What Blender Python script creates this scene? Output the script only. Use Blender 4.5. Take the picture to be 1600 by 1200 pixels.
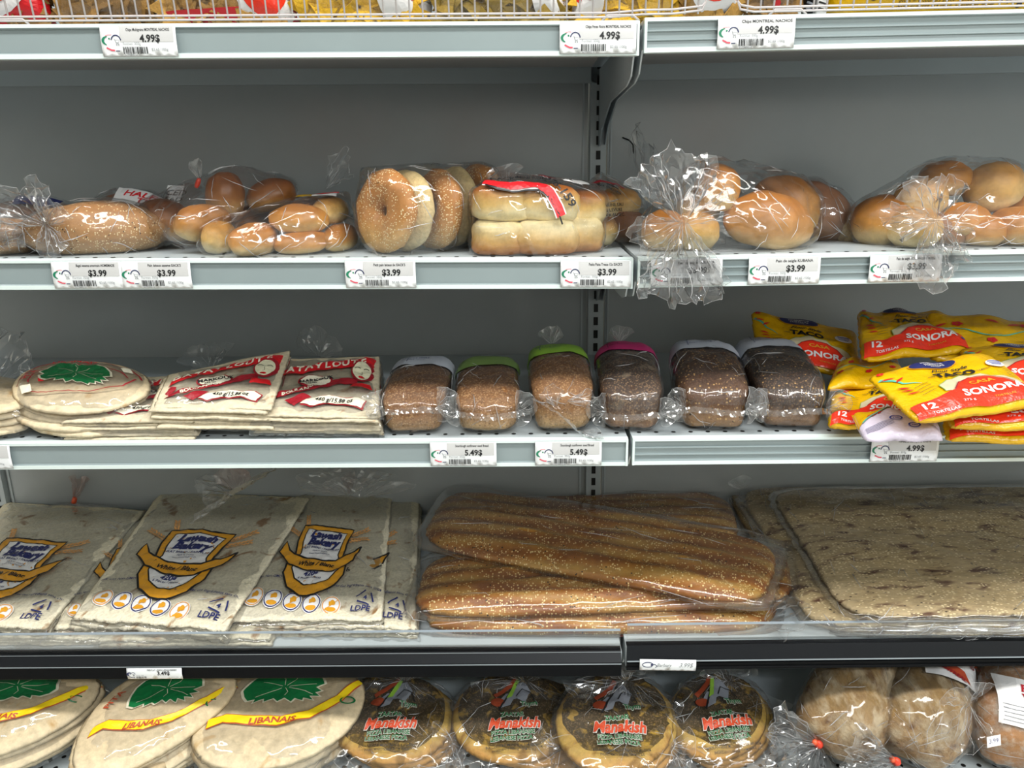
import bpy, bmesh, math, random
from mathutils import Vector, Matrix, noise
from mathutils.bvhtree import BVHTree
for o in list(bpy.data.objects): bpy.data.objects.remove(o)
SC = bpy.context.scene; COL = SC.collection
V = Vector; PI = math.pi
# ------------------------------------------------------------------ camera
CAM = V((-.1429, -1.5156, 1.30)); PITCH, YAW, ROLL, FPX = .2793, -.0165, -.0149, 1250.
fw = V((math.sin(YAW)*math.cos(PITCH), math.cos(YAW)*math.cos(PITCH), -math.sin(PITCH)))
rt = V((math.cos(YAW), -math.sin(YAW), 0)); up = rt.cross(fw)
rt, up = rt*math.cos(ROLL)+up*math.sin(ROLL), up*math.cos(ROLL)-rt*math.sin(ROLL)
cd = bpy.data.cameras.new('camera'); cam = bpy.data.objects.new('camera', cd); COL.objects.link(cam)
cam.matrix_world = Matrix(((rt.x, up.x, -fw.x, CAM.x), (rt.y, up.y, -fw.y, CAM.y), (rt.z, up.z, -fw.z, CAM.z), (0, 0, 0, 1)))
cd.sensor_fit = 'HORIZONTAL'; cd.sensor_width = 36; cd.lens = FPX/1600*36; cd.clip_start = .02
SC.camera = cam
def at(px, py, z=None, Y=None):
    d = fw + rt*((px-800)/FPX) + up*((600-py)/FPX)
    t = (z-CAM.z)/d.z if z is not None else (Y-CAM.y)/d.y
    return CAM + d*t
# ------------------------------------------------------------------ world, lights, exposure
w = bpy.data.worlds.new('World'); SC.world = w; w.use_nodes = True
w.node_tree.nodes['Background'].inputs[0].default_value = (.75, .82, .85, 1)
w.node_tree.nodes['Background'].inputs[1].default_value = .25
def area(name, loc, sx, sy, power, col=(1, .985, .95)):
    l = bpy.data.lights.new(name, 'AREA'); l.shape = 'RECTANGLE'; l.size = sx; l.size_y = sy; l.energy = power; l.color = col
    o = bpy.data.objects.new(name, l); COL.objects.link(o); o.location = loc; return o
area('ceiling_strip_near', (0, -1.22, 2.78), 4.4, .26, 72)
area('ceiling_strip_far', (1.5, -3.3, 2.78), 2.8, .3, 100, (.93, .97, 1))
SC.view_settings.view_transform = 'Standard'; SC.view_settings.look = 'None'
SC.view_settings.exposure = .22; SC.view_settings.gamma = 1; SC.view_settings.use_curve_mapping = False
SC.cycles.transparent_max_bounces = 24; SC.cycles.max_bounces = 8
SC.cycles.caustics_reflective = False; SC.cycles.caustics_refractive = False
# ------------------------------------------------------------------ materials
def s2l(c): return tuple((x/12.92 if x <= .04045 else ((x+.055)/1.055)**2.4) for x in c)
def hexc(h): return s2l(tuple(int(h[i:i+2], 16)/255 for i in (0, 2, 4)))
class NT:
    def __init__(s, name):
        s.m = bpy.data.materials.new(name); s.m.use_nodes = True; s.t = s.m.node_tree; s.t.nodes.clear()
        s.out = s.n('ShaderNodeOutputMaterial')
    def n(s, t, **k):
        x = s.t.nodes.new(t)
        for a, b in k.items():
            if a.startswith('i_'):
                x.inputs[a[2:].replace('_', ' ')].default_value = b
            else: setattr(x, a, b)
        return x
    def l(s, a, ao, b, bi): s.t.links.new(a.outputs[ao], b.inputs[bi])
    def coord(s, scale=(1, 1, 1), kind='Object', rot=(0, 0, 0)):
        c = s.n('ShaderNodeTexCoord'); m = s.n('ShaderNodeMapping'); m.inputs['Scale'].default_value = scale
        m.inputs['Rotation'].default_value = rot
        s.l(c, kind, m, 'Vector'); return m
    def noise(s, vec, scale, detail=4, rough=.55, typ='FBM', dist=0):
        x = s.n('ShaderNodeTexNoise', noise_type=typ); x.inputs['Scale'].default_value = scale
        x.inputs['Detail'].default_value = detail; x.inputs['Roughness'].default_value = rough; x.inputs['Distortion'].default_value = dist
        s.l(vec, 0, x, 'Vector'); return x
    def ramp(s, src, so, stops):
        r = s.n('ShaderNodeValToRGB'); e = r.color_ramp.elements
        while len(e) < len(stops): e.new(.5)
        for k, (p, c) in enumerate(stops):
            e[k].position = p; e[k].color = (c, c, c, 1) if isinstance(c, (int, float)) else (*c, 1)
        s.l(src, so, r, 'Fac'); return r
    def mix(s, f, fo, a, b):
        x = s.n('ShaderNodeMix', data_type='RGBA'); 
        if f is None: x.inputs[0].default_value = fo
        else: s.l(f, fo, x, 0)
        for k, v in ((6, a), (7, b)):
            if isinstance(v, tuple) and not hasattr(v[0], 'outputs'): x.inputs[k].default_value = (*v, 1)
            else: s.t.links.new(v[0].outputs[v[1]], x.inputs[k])
        return (x, 2)
    def math(s, op, a, b):
        x = s.n('ShaderNodeMath', operation=op)
        for k, v in ((0, a), (1, b)):
            if isinstance(v, (int, float)): x.inputs[k].default_value = v
            else: s.t.links.new(v[0].outputs[v[1]], x.inputs[k])
        return x
def plain(name, hx, rough=.5, metal=0, spec=.5, bump=0, bscale=200, coat=0, bdist=.002):
    t = NT(name); p = t.n('ShaderNodeBsdfPrincipled'); c = hexc(hx) if isinstance(hx, str) else hx
    co = t.coord(); nz = t.noise(co, 14, 3)
    cc = t.mix(*((nz, 0)), tuple(x*.94 for x in c), tuple(min(1, x*1.05) for x in c)); t.l(cc[0], cc[1], p, 'Base Color')
    p.inputs['Roughness'].default_value = rough; p.inputs['Metallic'].default_value = metal
    p.inputs['Specular IOR Level'].default_value = spec; p.inputs['Coat Weight'].default_value = coat
    if bump:
        b = t.n('ShaderNodeBump'); b.inputs['Strength'].default_value = bump; b.inputs['Distance'].default_value = bdist
        n2 = t.noise(co, bscale, 4); t.l(n2, 0, b, 'Height'); t.l(b, 0, p, 'Normal')
    t.l(p, 0, t.out, 0); return t.m
def bread(name, top, side, bottom=None, spot=None, seeds=None, seedcol='efdcae', rough=.55, bump=.5, bscale=60, nscale=22, grain=0, ramp=(.18, .42, .8), seedscale=230, dark=None, stretch=(1, 1, 1), spec=.35, flour=None):
    """baked crust: colour by height (Generated z), blotches, optional toasted spots, seeds and grain"""
    t = NT(name); p = t.n('ShaderNodeBsdfPrincipled'); g = t.n('ShaderNodeTexCoord'); co = t.coord(stretch)
    sep = t.n('ShaderNodeSeparateXYZ'); t.l(g, 'Generated', sep, 0)
    nz = t.noise(co, nscale, 5, .6); nf = t.noise(co, nscale*5, 4, .65)
    h = t.math('ADD', (sep, 2), (t.math('MULTIPLY', (t.math('SUBTRACT', (nz, 0), .5), 0), .55), 0))
    r = t.ramp(h, 0, [(ramp[0], hexc(bottom or side)), (ramp[1], hexc(side)), (ramp[2], hexc(top))])
    m = t.ramp(nf, 0, [(.3, .72), (.7, 1.12)])
    mm = t.n('ShaderNodeMix', data_type='RGBA', blend_type='MULTIPLY'); mm.inputs[0].default_value = .8
    t.l(r, 0, mm, 6); t.l(m, 0, mm, 7); cur = (mm, 2)
    if spot:
        scol, sc_, lo, hi = spot
        ns = t.noise(co, sc_, 3, .5, dist=.6); rr = t.ramp(ns, 0, [(lo, 0.), (hi, 1.)])
        cur = t.mix(rr, 0, cur, hexc(scol))
    if flour:
        ns = t.noise(co, 30, 6, .7); rr = t.ramp(ns, 0, [(.45, 0.), (.62, .8)]); cur = t.mix(rr, 0, cur, hexc(flour))
    hb = (t.math('ADD', (nz, 0), (t.math('MULTIPLY', (nf, 0), .35), 0)), 0)
    if grain:
        v = t.n('ShaderNodeTexVoronoi'); v.inputs['Scale'].default_value = 330; t.l(co, 0, v, 'Vector')
        rr = t.ramp(v, 'Color', [(.25, 0.), (.45, grain)]); sh = t.mix(rr, 0, hexc(dark or '5a3a20'), hexc('d0a878'))
        msk = t.ramp(v, 'Distance', [(.25, grain*.55), (.5, 0.)]); cur = t.mix(msk, 0, cur, sh)
    if seeds:
        v = t.n('ShaderNodeTexVoronoi'); v.inputs['Scale'].default_value = seedscale; t.l(co, 0, v, 'Vector')
        sp = t.n('ShaderNodeSeparateColor'); t.l(v, 'Color', sp, 0)
        big = t.noise(co, 16, 3, .6)
        thr = t.math('MULTIPLY', (t.ramp(big, 0, [(.38, .25), (.62, 1.)]), 0), seeds)
        keep = t.math('LESS_THAN', (sp, 0), (thr, 0)); near = t.math('LESS_THAN', (v, 'Distance'), .37)
        k = t.math('MULTIPLY', (keep, 0), (near, 0)); cur = t.mix(k, 0, cur, hexc(seedcol))
        hb = (t.math('ADD', hb, (t.math('MULTIPLY', (k, 0), .5), 0)), 0)
        nig = t.math('MULTIPLY', (t.math('LESS_THAN', (sp, 1), .035), 0), (near, 0)); cur = t.mix(nig, 0, cur, hexc('2a1a10')) if seeds < .8 else cur
    t.l(cur[0], cur[1], p, 'Base Color'); p.inputs['Roughness'].default_value = rough; p.inputs['Specular IOR Level'].default_value = spec
    b = t.n('ShaderNodeBump'); b.inputs['Strength'].default_value = bump; b.inputs['Distance'].default_value = .004
    t.t.links.new(hb[0].outputs[hb[1]], b.inputs['Height']); t.l(b, 0, p, 'Normal'); t.l(p, 0, t.out, 0); return t.m
def film(name, haze=.05, crease=.45, tint=(.992, .993, .995), rough=.08, scale=38, bump=.8, refl=1.0, stretch=(1, 1, 1), hazecol=(.82, .86, .9)):
    """clear polythene: transparent + mirror reflection over a crinkled normal + milky creases"""
    t = NT(name); co = t.coord(stretch); rid = t.noise(co, scale, 3, .5, 'RIDGED_MULTIFRACTAL', .4); fb = t.noise(co, scale*.45, 2, .5)
    hgt = t.math('ADD', (t.math('MULTIPLY', (rid, 0), .35), 0), (fb, 0))
    b = t.n('ShaderNodeBump'); b.inputs['Strength'].default_value = bump; b.inputs['Distance'].default_value = .006; t.l(hgt, 0, b, 'Height')
    fr = t.n('ShaderNodeFresnel'); fr.inputs['IOR'].default_value = 1.48; t.l(b, 0, fr, 'Normal')
    f2 = t.math('MINIMUM', (t.math('MULTIPLY', (fr, 0), 1.05*refl), 0), .42*refl)
    gl = t.n('ShaderNodeBsdfGlossy'); gl.inputs['Roughness'].default_value = rough; gl.inputs['Color'].default_value = (1, 1, 1, 1); t.l(b, 0, gl, 'Normal')
    tr = t.n('ShaderNodeBsdfTransparent'); tr.inputs['Color'].default_value = (*tint, 1)
    df = t.n('ShaderNodeBsdfDiffuse'); df.inputs['Color'].default_value = (*hazecol, 1); t.l(b, 0, df, 'Normal')
    tl = t.n('ShaderNodeBsdfTranslucent'); tl.inputs['Color'].default_value = (*hazecol, 1)
    ms0 = t.n('ShaderNodeMixShader'); ms0.inputs[0].default_value = .45; t.l(df, 0, ms0, 1); t.l(tl, 0, ms0, 2)
    cm = t.ramp(rid, 0, [(.62, haze), (.93, min(1., haze+crease))])
    big = t.noise(co, 9, 2, .5); bm_ = t.ramp(big, 0, [(.42, .25), (.62, 1.)])
    hz = t.math('MULTIPLY', (cm, 0), (bm_, 0))
    m1 = t.n('ShaderNodeMixShader'); t.l(hz, 0, m1, 0); t.l(tr, 0, m1, 1); t.l(ms0, 0, m1, 2)
    m2 = t.n('ShaderNodeMixShader'); t.l(f2, 0, m2, 0); t.l(m1, 0, m2, 1); t.l(gl, 0, m2, 2)
    t.l(m2, 0, t.out, 0); return t.m
M = {}
M['metal'] = plain('painted_metal', 'b8c2c6', .32, 0, .5)
M['panel'] = plain('back_panel_paint', 'b0b7ba', .17, 0, .55)
M['rail'] = plain('rail_plastic', '889597', .3)
M['raillip'] = plain('rail_lip_plastic', 'd4e2e0', .25)
M['under'] = plain('shelf_underside', '9a9a98', .4)
M['slot'] = plain('dark_slot', '0c0d0e', .6)
M['black'] = plain('black_rail', '030508', .5, spec=.12)
M['blacktop'] = plain('black_rail_top', '0b0f14', .42, spec=.25)
M['railglint'] = plain('rail_glint_line', '8e989e', .3)  # pale grey painted in as the highlight line on the black rail
M['wire'] = plain('wire_coat', 'bdb6b6', .28)
M['paper'] = plain('tag_paper', 'e6eaec', .4)
M['papergrey'] = plain('tag_header', 'c2c3c3', .4)
M['ink'] = plain('black_ink', '16181a', .5)
M['inkgrey'] = plain('grey_ink', '8c9094', .5)
M['green'] = plain('logo_green', '1c7a5a', .4)
M['redl'] = plain('logo_red', 'd8586a', .4)
M['navy'] = plain('logo_navy', '2a3058', .4)
M['film'] = film('clear_film')
M['filmc'] = film('crinkled_film', .15, .55, rough=.09, scale=60, bump=.9, refl=2.)
M['filmg'] = film('dull_film', .20, .35, hazecol=(.55, .54, .52), refl=1.1)
M['crease'] = film('creased_film_glints', .8, .3, hazecol=(.95, .96, .98), rough=.2, scale=90, bump=.5, refl=2.2)  # milky fold film, whitened so its ridges read as bright crease highlights
M['filmt'] = film('taut_film', .03, .25, rough=.1, scale=22, bump=.35)
# ------------------------------------------------------------------ object helpers
def finish(name, bm, m, parent=None, smooth=True, recalc=True):
    if recalc: bmesh.ops.recalc_face_normals(bm, faces=bm.faces)
    if parent is not None: bmesh.ops.translate(bm, verts=bm.verts, vec=-V(parent.location))
    me = bpy.data.meshes.new(name); bm.to_mesh(me); bm.free(); me.materials.append(M[m] if isinstance(m, str) else m)
    if smooth:
        for p in me.polygons: p.use_smooth = True
    o = bpy.data.objects.new(name, me); COL.objects.link(o); o.parent = parent
    if me.materials[0] and 'film' in me.materials[0].name: o['translucent'] = True
    return o
def thing(name, label, cat, loc, group=None):
    o = bpy.data.objects.new(name, None); COL.objects.link(o); o.location = loc; o['label'] = label; o['category'] = cat
    if group: o['group'] = group
    return o
def tag(o, label, cat, group=None):
    o['label'] = label; o['category'] = cat
    if group: o['group'] = group
    return o
def box(bm, x0, x1, y0, y1, z0, z1):
    vs = [bm.verts.new((x, y, z)) for x in (x0, x1) for y in (y0, y1) for z in (z0, z1)]
    for f in ((0, 1, 3, 2), (4, 6, 7, 5), (0, 4, 5, 1), (2, 3, 7, 6), (0, 2, 6, 4), (1, 5, 7, 3)): bm.faces.new([vs[i] for i in f])
    return vs
def prism(bm, prof, x0, x1, zf=lambda x: 0):
    """profile of (y, z) extruded along X; zf shears z by x"""
    a = [bm.verts.new((x0, y, z+zf(x0))) for y, z in prof]; b = [bm.verts.new((x1, y, z+zf(x1))) for y, z in prof]; n = len(prof)
    for i in range(n): bm.faces.new((a[i], a[(i+1) % n], b[(i+1) % n], b[i]))
    bm.faces.new(a); bm.faces.new(b[::-1])
def tube(bm, pts, r, n=6, closed=False):
    rings = []; m_ = len(pts)
    for i, p in enumerate(pts):
        p = V(p); q = V(pts[(i+1) % m_]) if closed or i < m_-1 else p; o = V(pts[i-1]) if closed or i > 0 else p
        d = (q-o).normalized(); a = d.orthogonal().normalized() if i == 0 else (rings[-1][1] - d*rings[-1][1].dot(d)).normalized(); b = d.cross(a)
        rr = r(i/(m_-1)) if callable(r) else r
        rings.append(([bm.verts.new(p+(a*math.cos(t)+b*math.sin(t))*rr) for t in [2*PI*k/n for k in range(n)]], a))
    for i in range(m_ if closed else m_-1):
        A, B = rings[i][0], rings[(i+1) % m_][0]
        for k in range(n): bm.faces.new((A[k], A[(k+1) % n], B[(k+1) % n], B[k]))
    if not closed: bm.faces.new(rings[0][0][::-1]); bm.faces.new(rings[-1][0])
def fn(p, s, seed=0, o=3): return noise.fractal(V(p)*s+V((seed*7.3, seed*3.1, seed*1.7)), 1., 2., o)
# ------------------------------------------------------------------ 2D artwork -> (verts, faces)
TXT = {}
def text(s, size, x=0, y=0, bold=0., shear=0., align='CENTER', sx=1., space=1., rot=0.):
    k = (s, bold, shear, align, space)
    if k not in TXT:
        c = bpy.data.curves.new('t', 'FONT'); c.body = s; c.size = 1; c.align_x = align; c.align_y = 'CENTER'; c.offset = bold; c.shear = shear
        c.resolution_u = 2; c.space_character = space; c.dimensions = '2D'; c.fill_mode = 'FRONT'
        o = bpy.data.objects.new('t', c); me = bpy.data.meshes.new_from_object(o)
        TXT[k] = ([tuple(v.co)[:2] for v in me.vertices], [tuple(p.vertices) for p in me.polygons])
        bpy.data.objects.remove(o); bpy.data.meshes.remove(me); bpy.data.curves.remove(c)
    vs, fs = TXT[k]; cr, sr = math.cos(rot), math.sin(rot); out = []
    for u, v in vs:
        u, v = u*size*sx, v*size; out.append((x+u*cr-v*sr, y+u*sr+v*cr))
    return (out, fs)
def poly(*p): return (list(p), [tuple(range(len(p)))])
def rect(x0, y0, x1, y1): return poly((x0, y0), (x1, y0), (x1, y1), (x0, y1))
def ell(cx, cy, rx, ry, n=24, a0=0, rot=0):
    o = []
    for i in range(n):
        t = 2*PI*i/n; u, v = rx*math.cos(t), ry*math.sin(t); o.append((cx+u*math.cos(rot)-v*math.sin(rot), cy+u*math.sin(rot)+v*math.cos(rot)))
    return poly(*o)
def line(pts, wd, closed=False):
    vs = []; fs = []; n = len(pts)
    for i, (x, y) in enumerate(pts):
        x1, y1 = pts[(i+1) % n] if closed or i < n-1 else (x, y); x0, y0 = pts[i-1] if closed or i > 0 else (x, y)
        dx, dy = x1-x0, y1-y0; L = math.hypot(dx, dy) or 1; w_ = wd(i/(n-1)) if callable(wd) else wd
        nx, ny = -dy/L*w_/2, dx/L*w_/2; vs += [(x+nx, y+ny), (x-nx, y-ny)]
    for i in range(n if closed else n-1): a, b = 2*i, 2*((i+1) % n); fs.append((a, a+1, b+1, b))
    return (vs, fs)
def arc(cx, cy, rx, ry, a0, a1, n=16): return [(cx+rx*math.cos(a0+(a1-a0)*i/n), cy+ry*math.sin(a0+(a1-a0)*i/n)) for i in range(n+1)]
def band(top, bot): return poly(*(list(top)+list(bot)[::-1]))
def tf(sh, f): return ([f(*p) for p in sh[0]], sh[1])
def art_bm(shapes, maxe=None):
    bm = bmesh.new()
    for vs, fs in shapes:
        v = [bm.verts.new((p[0], p[1], 0)) for p in vs]
        for f in fs:
            try: bm.faces.new([v[i] for i in f])
            except ValueError: pass
    if maxe:
        bmesh.ops.triangulate(bm, faces=bm.faces)
        for _ in range(7):
            es = [e for e in bm.edges if e.calc_length() > maxe]
            if not es: break
            bmesh.ops.subdivide_edges(bm, edges=es, cuts=1); bmesh.ops.triangulate(bm, faces=[f for f in bm.faces if len(f.verts) > 3])
    return bm
def decal(root, name, m, shapes, mapf, maxe=.008, label=None, smooth=False):
    """flat artwork pressed on a surface: mapf(u, v) -> point"""
    bm = art_bm(shapes, maxe)
    for v in bm.verts: v.co = mapf(v.co.x, v.co.y)
    o = finish(name, bm, m, root, smooth, recalc=False)
    if label: o['label'] = label
    return o
# ------------------------------------------------------------------ shelving
FY = -.487       # front face of the rails
def seg(p0, p1, yy=FY):
    a, b = at(*p0, Y=yy), at(*p1, Y=yy); k = (b.z-a.z)/(b.x-a.x); return lambda x: a.z + k*(x-a.x)
RB = {'A': (seg((0, 92), (1000, 86)), seg((1005, 82), (1600, 69))),
      'B': (seg((0, 451), (985, 449)), seg((990, 448), (1600, 437))),
      'C': (seg((0, 731), (978, 725)), seg((985, 724), (1600, 718))),
      'D': (seg((0, 1061), (968, 1055)), seg((975, 1047), (1600, 1040)))}
RH = .037
def zdeck(L, x):
    if L == 'E': return .39
    return RB[L][0 if x < 0 else 1](x)+RH
def on(L, px, py, h=0):
    z = zdeck(L, 0)+h
    for _ in range(4): p = at(px, py, z=z); z = zdeck(L, p.x)+h
    return p
XL, XR = -1.22, 1.22
NAMES = {'A': 'top', 'B': 'second', 'C': 'third', 'D': 'fourth'}
def shelf(L, side):
    x0, x1 = (XL+.002, -.003) if side == 0 else (.003, XR-.002)
    zf = RB[L][side]; zc = zf((x0+x1)/2)
    words = {'A': 'topmost grey metal shelf in view, under the chip bags', 'B': 'grey metal shelf holding bagged rolls and bagels', 'C': 'grey metal shelf holding sliced loaves', 'D': 'grey metal shelf with black front rail and clear riser'}[L]
    root = thing('gondola_shelf', words+(', left bay' if side == 0 else ', right bay'), 'shelf', (0, FY/2, zc), None)
    z = lambda x: zf(x)
    # deck: 1.2 mm sheet with folded front, holes drawn as dark recessed dots
    bm = bmesh.new(); prism(bm, [(FY+.004, RH), (-.004, RH), (-.004, RH-.03), (-.012, RH-.03), (-.012, RH-.004), (FY+.02, RH-.004), (FY+.02, .004), (FY+.004, .004)], x0, x1, z)
    finish('deck', bm, 'metal', root, False)
    bm = bmesh.new(); prism(bm, [(-.30, RH-.004), (-.16, RH-.004), (-.16, RH-.016), (-.17, RH-.019), (-.29, RH-.019), (-.30, RH-.016)], x0+.03, x1-.03, z)
    finish('stiffener', bm, 'under', root, False)
    bm = bmesh.new()
    hx = x0+.012
    while hx < x1-.005:
        for k, yy in enumerate((FY+.022,)) if L == 'C' or L == 'B' else ():
            vs = [bm.verts.new((hx+.0032*math.cos(t), yy+.0032*math.sin(t), z(hx)+RH+.0005)) for t in [2*PI*i/10 for i in range(10)]]; bm.faces.new(vs)
        hx += .0238
    if len(bm.verts): finish('perforation', bm, 'slot', root, False)
    else: bm.free()
    # brackets at both ends (tapered plates hooked in the uprights)
    for xb in (x0+.001, x1-.003):
        bm = bmesh.new(); pr = [(-.47, .012), (-.44, -.02), (-.40, -.028), (-.2, -.036), (-.075, -.07), (-.03, -.1), (0, -.1), (0, .03), (-.47, .03)]
        prism(bm, pr, xb, xb+.002, z); finish('bracket', bm, 'metal', root, False)
    if L != 'D':
        bm = bmesh.new()
        pr = [(FY, 0), (FY-.004, .001), (FY-.004, .0045), (FY-.001, .006)]
        pr += [(FY-.0005, .012), (FY-.0028, .0125), (FY-.0028, .0138), (FY-.0005, .0145)] if side else []
        pr += [(FY-.0005, .022), (FY-.0028, .0225), (FY-.0028, .0238), (FY-.0005, .0245)] if side else []
        pr += [(FY-.001, .032), (FY-.004, .0325), (FY-.004, .0355), (FY, .037), (FY+.006, .0378), (FY+.006, 0)]
        prism(bm, pr, x0+.001, x1-.001, z); finish('price_rail', bm, 'rail', root, False)
        bm = bmesh.new(); prism(bm, [(FY-.0045, -.0008), (FY-.0045, .0042), (FY-.003, .005), (FY+.004, -.0012)], x0+.001, x1-.001, z)
        prism(bm, [(FY-.0045, .0335), (FY-.0045, .0368), (FY+.003, .0388), (FY+.003, .036)], x0+.001, x1-.001, z); 
        for xe in (x0, x1-.003): prism(bm, [(FY-.005, -.001), (FY-.005, .0372), (FY+.004, .0385), (FY+.004, -.001)], xe, xe+.003, z)
        finish('rail_lip', bm, 'raillip', root, False)
    else:
        bm = bmesh.new()
        if side == 0: pr = [(FY-.002, 0), (FY-.004, .002), (FY-.004, .0235), (FY-.001, .0245), (FY+.006, .038), (FY+.018, .0385), (FY+.018, 0)]
        else: pr = [(FY, 0), (FY-.003, .002), (FY-.003, .005), (FY-.001, .006), (FY-.001, .009), (FY-.003, .010), (FY-.003, .013), (FY-.001, .014), (FY-.001, .017), (FY-.0035, .018), (FY+.004, .039), (FY+.014, .0395), (FY+.014, 0)]
        prism(bm, pr, x0+.001, x1-.001, z); finish('price_rail', bm, 'black', root, False)
        bm = bmesh.new()
        if side == 0: prism(bm, [(FY-.005, .0232), (FY-.005, .0255), (FY+.0055, .0385), (FY+.0055, .037)], x0+.001, x1-.001, z)
        else: prism(bm, [(FY-.0042, .018), (FY-.0038, .0195), (FY+.0035, .0395), (FY+.005, .0385)], x0+.001, x1-.001, z)
        finish('rail_lip', bm, 'blacktop', root, False)
        bm = bmesh.new(); k_ = .0222 if side == 0 else .0172; prism(bm, [(FY-.0054, k_), (FY-.0054, k_+.0014), (FY-.003, k_+.0014), (FY-.003, k_)], x0+.001, x1-.001, z); finish('rail_glint', bm, 'railglint', root, False)  # thin pale strip imitates the highlight along the rail, no separate trim
        bm = bmesh.new(); prism(bm, [(FY+.010, .036), (FY+.010, .069), (FY+.0125, .069), (FY+.0125, .036)], x0+.002, x1-.002, z)
        finish('acrylic_riser', bm, 'acrylic', root, False)
        bm = bmesh.new(); prism(bm, [(FY+.0095, .069), (FY+.0095, .0708), (FY+.013, .0708), (FY+.013, .069)], x0+.002, x1-.002, z)
        finish('riser_edge', bm, 'acrylic_edge', root, False)
    return root
M['acrylic'] = film('clear_acrylic_film', .03, .0, tint=(.96, .97, .97), rough=.03, bump=0.0, refl=.8)
M['acrylic_edge'] = plain('acrylic_edge', '9aa6b0', .15)
for L in 'ABCD':
    for s_ in (0, 1): shelf(L, s_)
# bottom perforated base deck
root = thing('base_deck', 'lowest white perforated metal base shelf under the pita and pizza breads', 'shelf', (0, -.28, .38))
bm = bmesh.new(); box(bm, XL, XR, -.60, -.004, .36, .39); finish('deck', bm, 'metal', root, False)
bm = bmesh.new()
y = -.585
while y < -.36:
    hx = -1.0
    while hx < 1.0:
        vs = [bm.verts.new((hx+.0036*math.cos(t), y+.0036*math.sin(t), .3905)) for t in [2*PI*i/10 for i in range(10)]]; bm.faces.new(vs); hx += .0238
    y += .0238
o_ = finish('perforation', bm, 'slot', root, False); o_['kind'] = 'stuff'
# uprights + back panels
for k, X in enumerate((-1.228, -.006, 1.216)):
    root = thing('slotted_upright', ('slotted grey metal upright at the far left edge behind the flatbreads', 'slotted grey metal upright in the middle between the two bays', 'slotted grey metal upright closing the right bay')[k], 'shelf upright', (X, 0, .36))
    bm = bmesh.new(); prism2 = [(-.016, .0), (-.016, .004), (-.0145, -.012), (.0145, -.012), (.016, .004), (.016, .03), (-.016, .03)]
    a = [bm.verts.new((X+px_, py_, .3)) for px_, py_ in prism2[1:]]; b = [bm.verts.new((X+px_, py_, 1.75)) for px_, py_ in prism2[1:]]
    for i in range(len(a)): bm.faces.new((a[i], a[(i+1) % len(a)], b[(i+1) % len(a)], b[i]))
    bm.faces.new(a); bm.faces.new(b[::-1]); finish('post', bm, 'metal', root, False)
    bm = bmesh.new(); zz = .40
    while zz < 1.7: box(bm, X-.004, X+.004, -.0135, -.0122, zz, zz+.0155); zz += .0254
    finish('slot', bm, 'slot', root, False)
for k, (x0, x1) in enumerate(((-1.21, -.024), (.012, 1.198))):
    bm = bmesh.new(); box(bm, x0, x1, 0, .006, .39, 1.75)

    o = finish('back_panel', bm, 'panel', None, False); tag(o, 'smooth grey metal back panel of the %s bay' % ('left', 'right')[k], 'back panel')
    for xx in (x0+.004, x1-.010):
        bm = bmesh.new(); box(bm, xx, xx+.0035, -.003, .001, .39, 1.74); finish('panel_edge', bm, 'metal', o, False)


# store surroundings (never in frame, but they light and reflect in the panels)
def st(name, bm, m): o = finish(name, bm, m, None, False); o['kind'] = 'structure'; return o
M['floor'] = plain('floor_tile', 'd2cfc8', .25); M['wall'] = plain('wall_paint', 'c9c6bd', .7); M['ceil'] = plain('ceiling_tile', 'dcdcd8', .8)
bm = bmesh.new(); box(bm, -3.2, 3.2, -4.2, .3, -.05, 0); st('floor', bm, 'floor')
bm = bmesh.new(); box(bm, -3.2, 3.2, -4.2, .3, 2.85, 2.9); st('ceiling', bm, 'ceil')
bm = bmesh.new(); box(bm, -3.2, 3.2, -4.25, -4.2, 0, 2.85); st('wall_front', bm, 'wall')
bm = bmesh.new(); box(bm, -3.2, 3.2, .3, .35, 0, 2.85); st('wall_back', bm, 'wall')
bm = bmesh.new(); box(bm, -3.25, -3.2, -4.2, .3, 0, 2.85); st('wall_left', bm, 'wall')
bm = bmesh.new(); box(bm, 3.2, 3.25, -4.2, .3, 0, 2.85); st('wall_right', bm, 'wall')
# opposite aisle, seen only as warm blurs in the glossy panels
M['amber'] = plain('amber_bottle', 'c8702c', .4); M['capred'] = plain('bottle_cap', '9a2a20', .4)
op = thing('display_shelf', 'plain grey shelf across the aisle behind the viewer', 'shelf', (-1.1, -3.7, 0))
for zz in (.5, 1.0, 1.28): bm = bmesh.new(); box(bm, -2.6, 1.6, -4.0, -3.55, zz-.03, zz); finish('board', bm, 'metal', op, False)
for xx in (-2.6, 1.58): bm = bmesh.new(); box(bm, xx, xx+.02, -4.0, -3.55, 0, 1.9); finish('side_panel', bm, 'metal', op, False)
for k, xx in enumerate((-2.35, -2.2, -1.5, -1.38, -1.25, -1.08, -.55, -.43, .9, 1.05)):
    b_ = thing('amber_bottle', 'amber bottle with red cap on the shelf across the aisle', 'bottle', (xx, -3.62, 1.281), 'amber bottles across the aisle')
    bm = bmesh.new(); hh_ = .24+.03*(k % 3); tube(bm, [(xx, -3.62, 1.281), (xx, -3.62, 1.29), (xx, -3.62, 1.28+hh_*.66), (xx, -3.62, 1.28+hh_*.82), (xx, -3.62, 1.28+hh_)], lambda t: .047 if t < .6 else (.03 if t < .9 else .016), 14); finish('body', bm, 'amber', b_)
    bm = bmesh.new(); tube(bm, [(xx, -3.62, 1.28+hh_), (xx, -3.62, 1.305+hh_)], .018, 12); finish('cap', bm, 'capred', b_)
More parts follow.
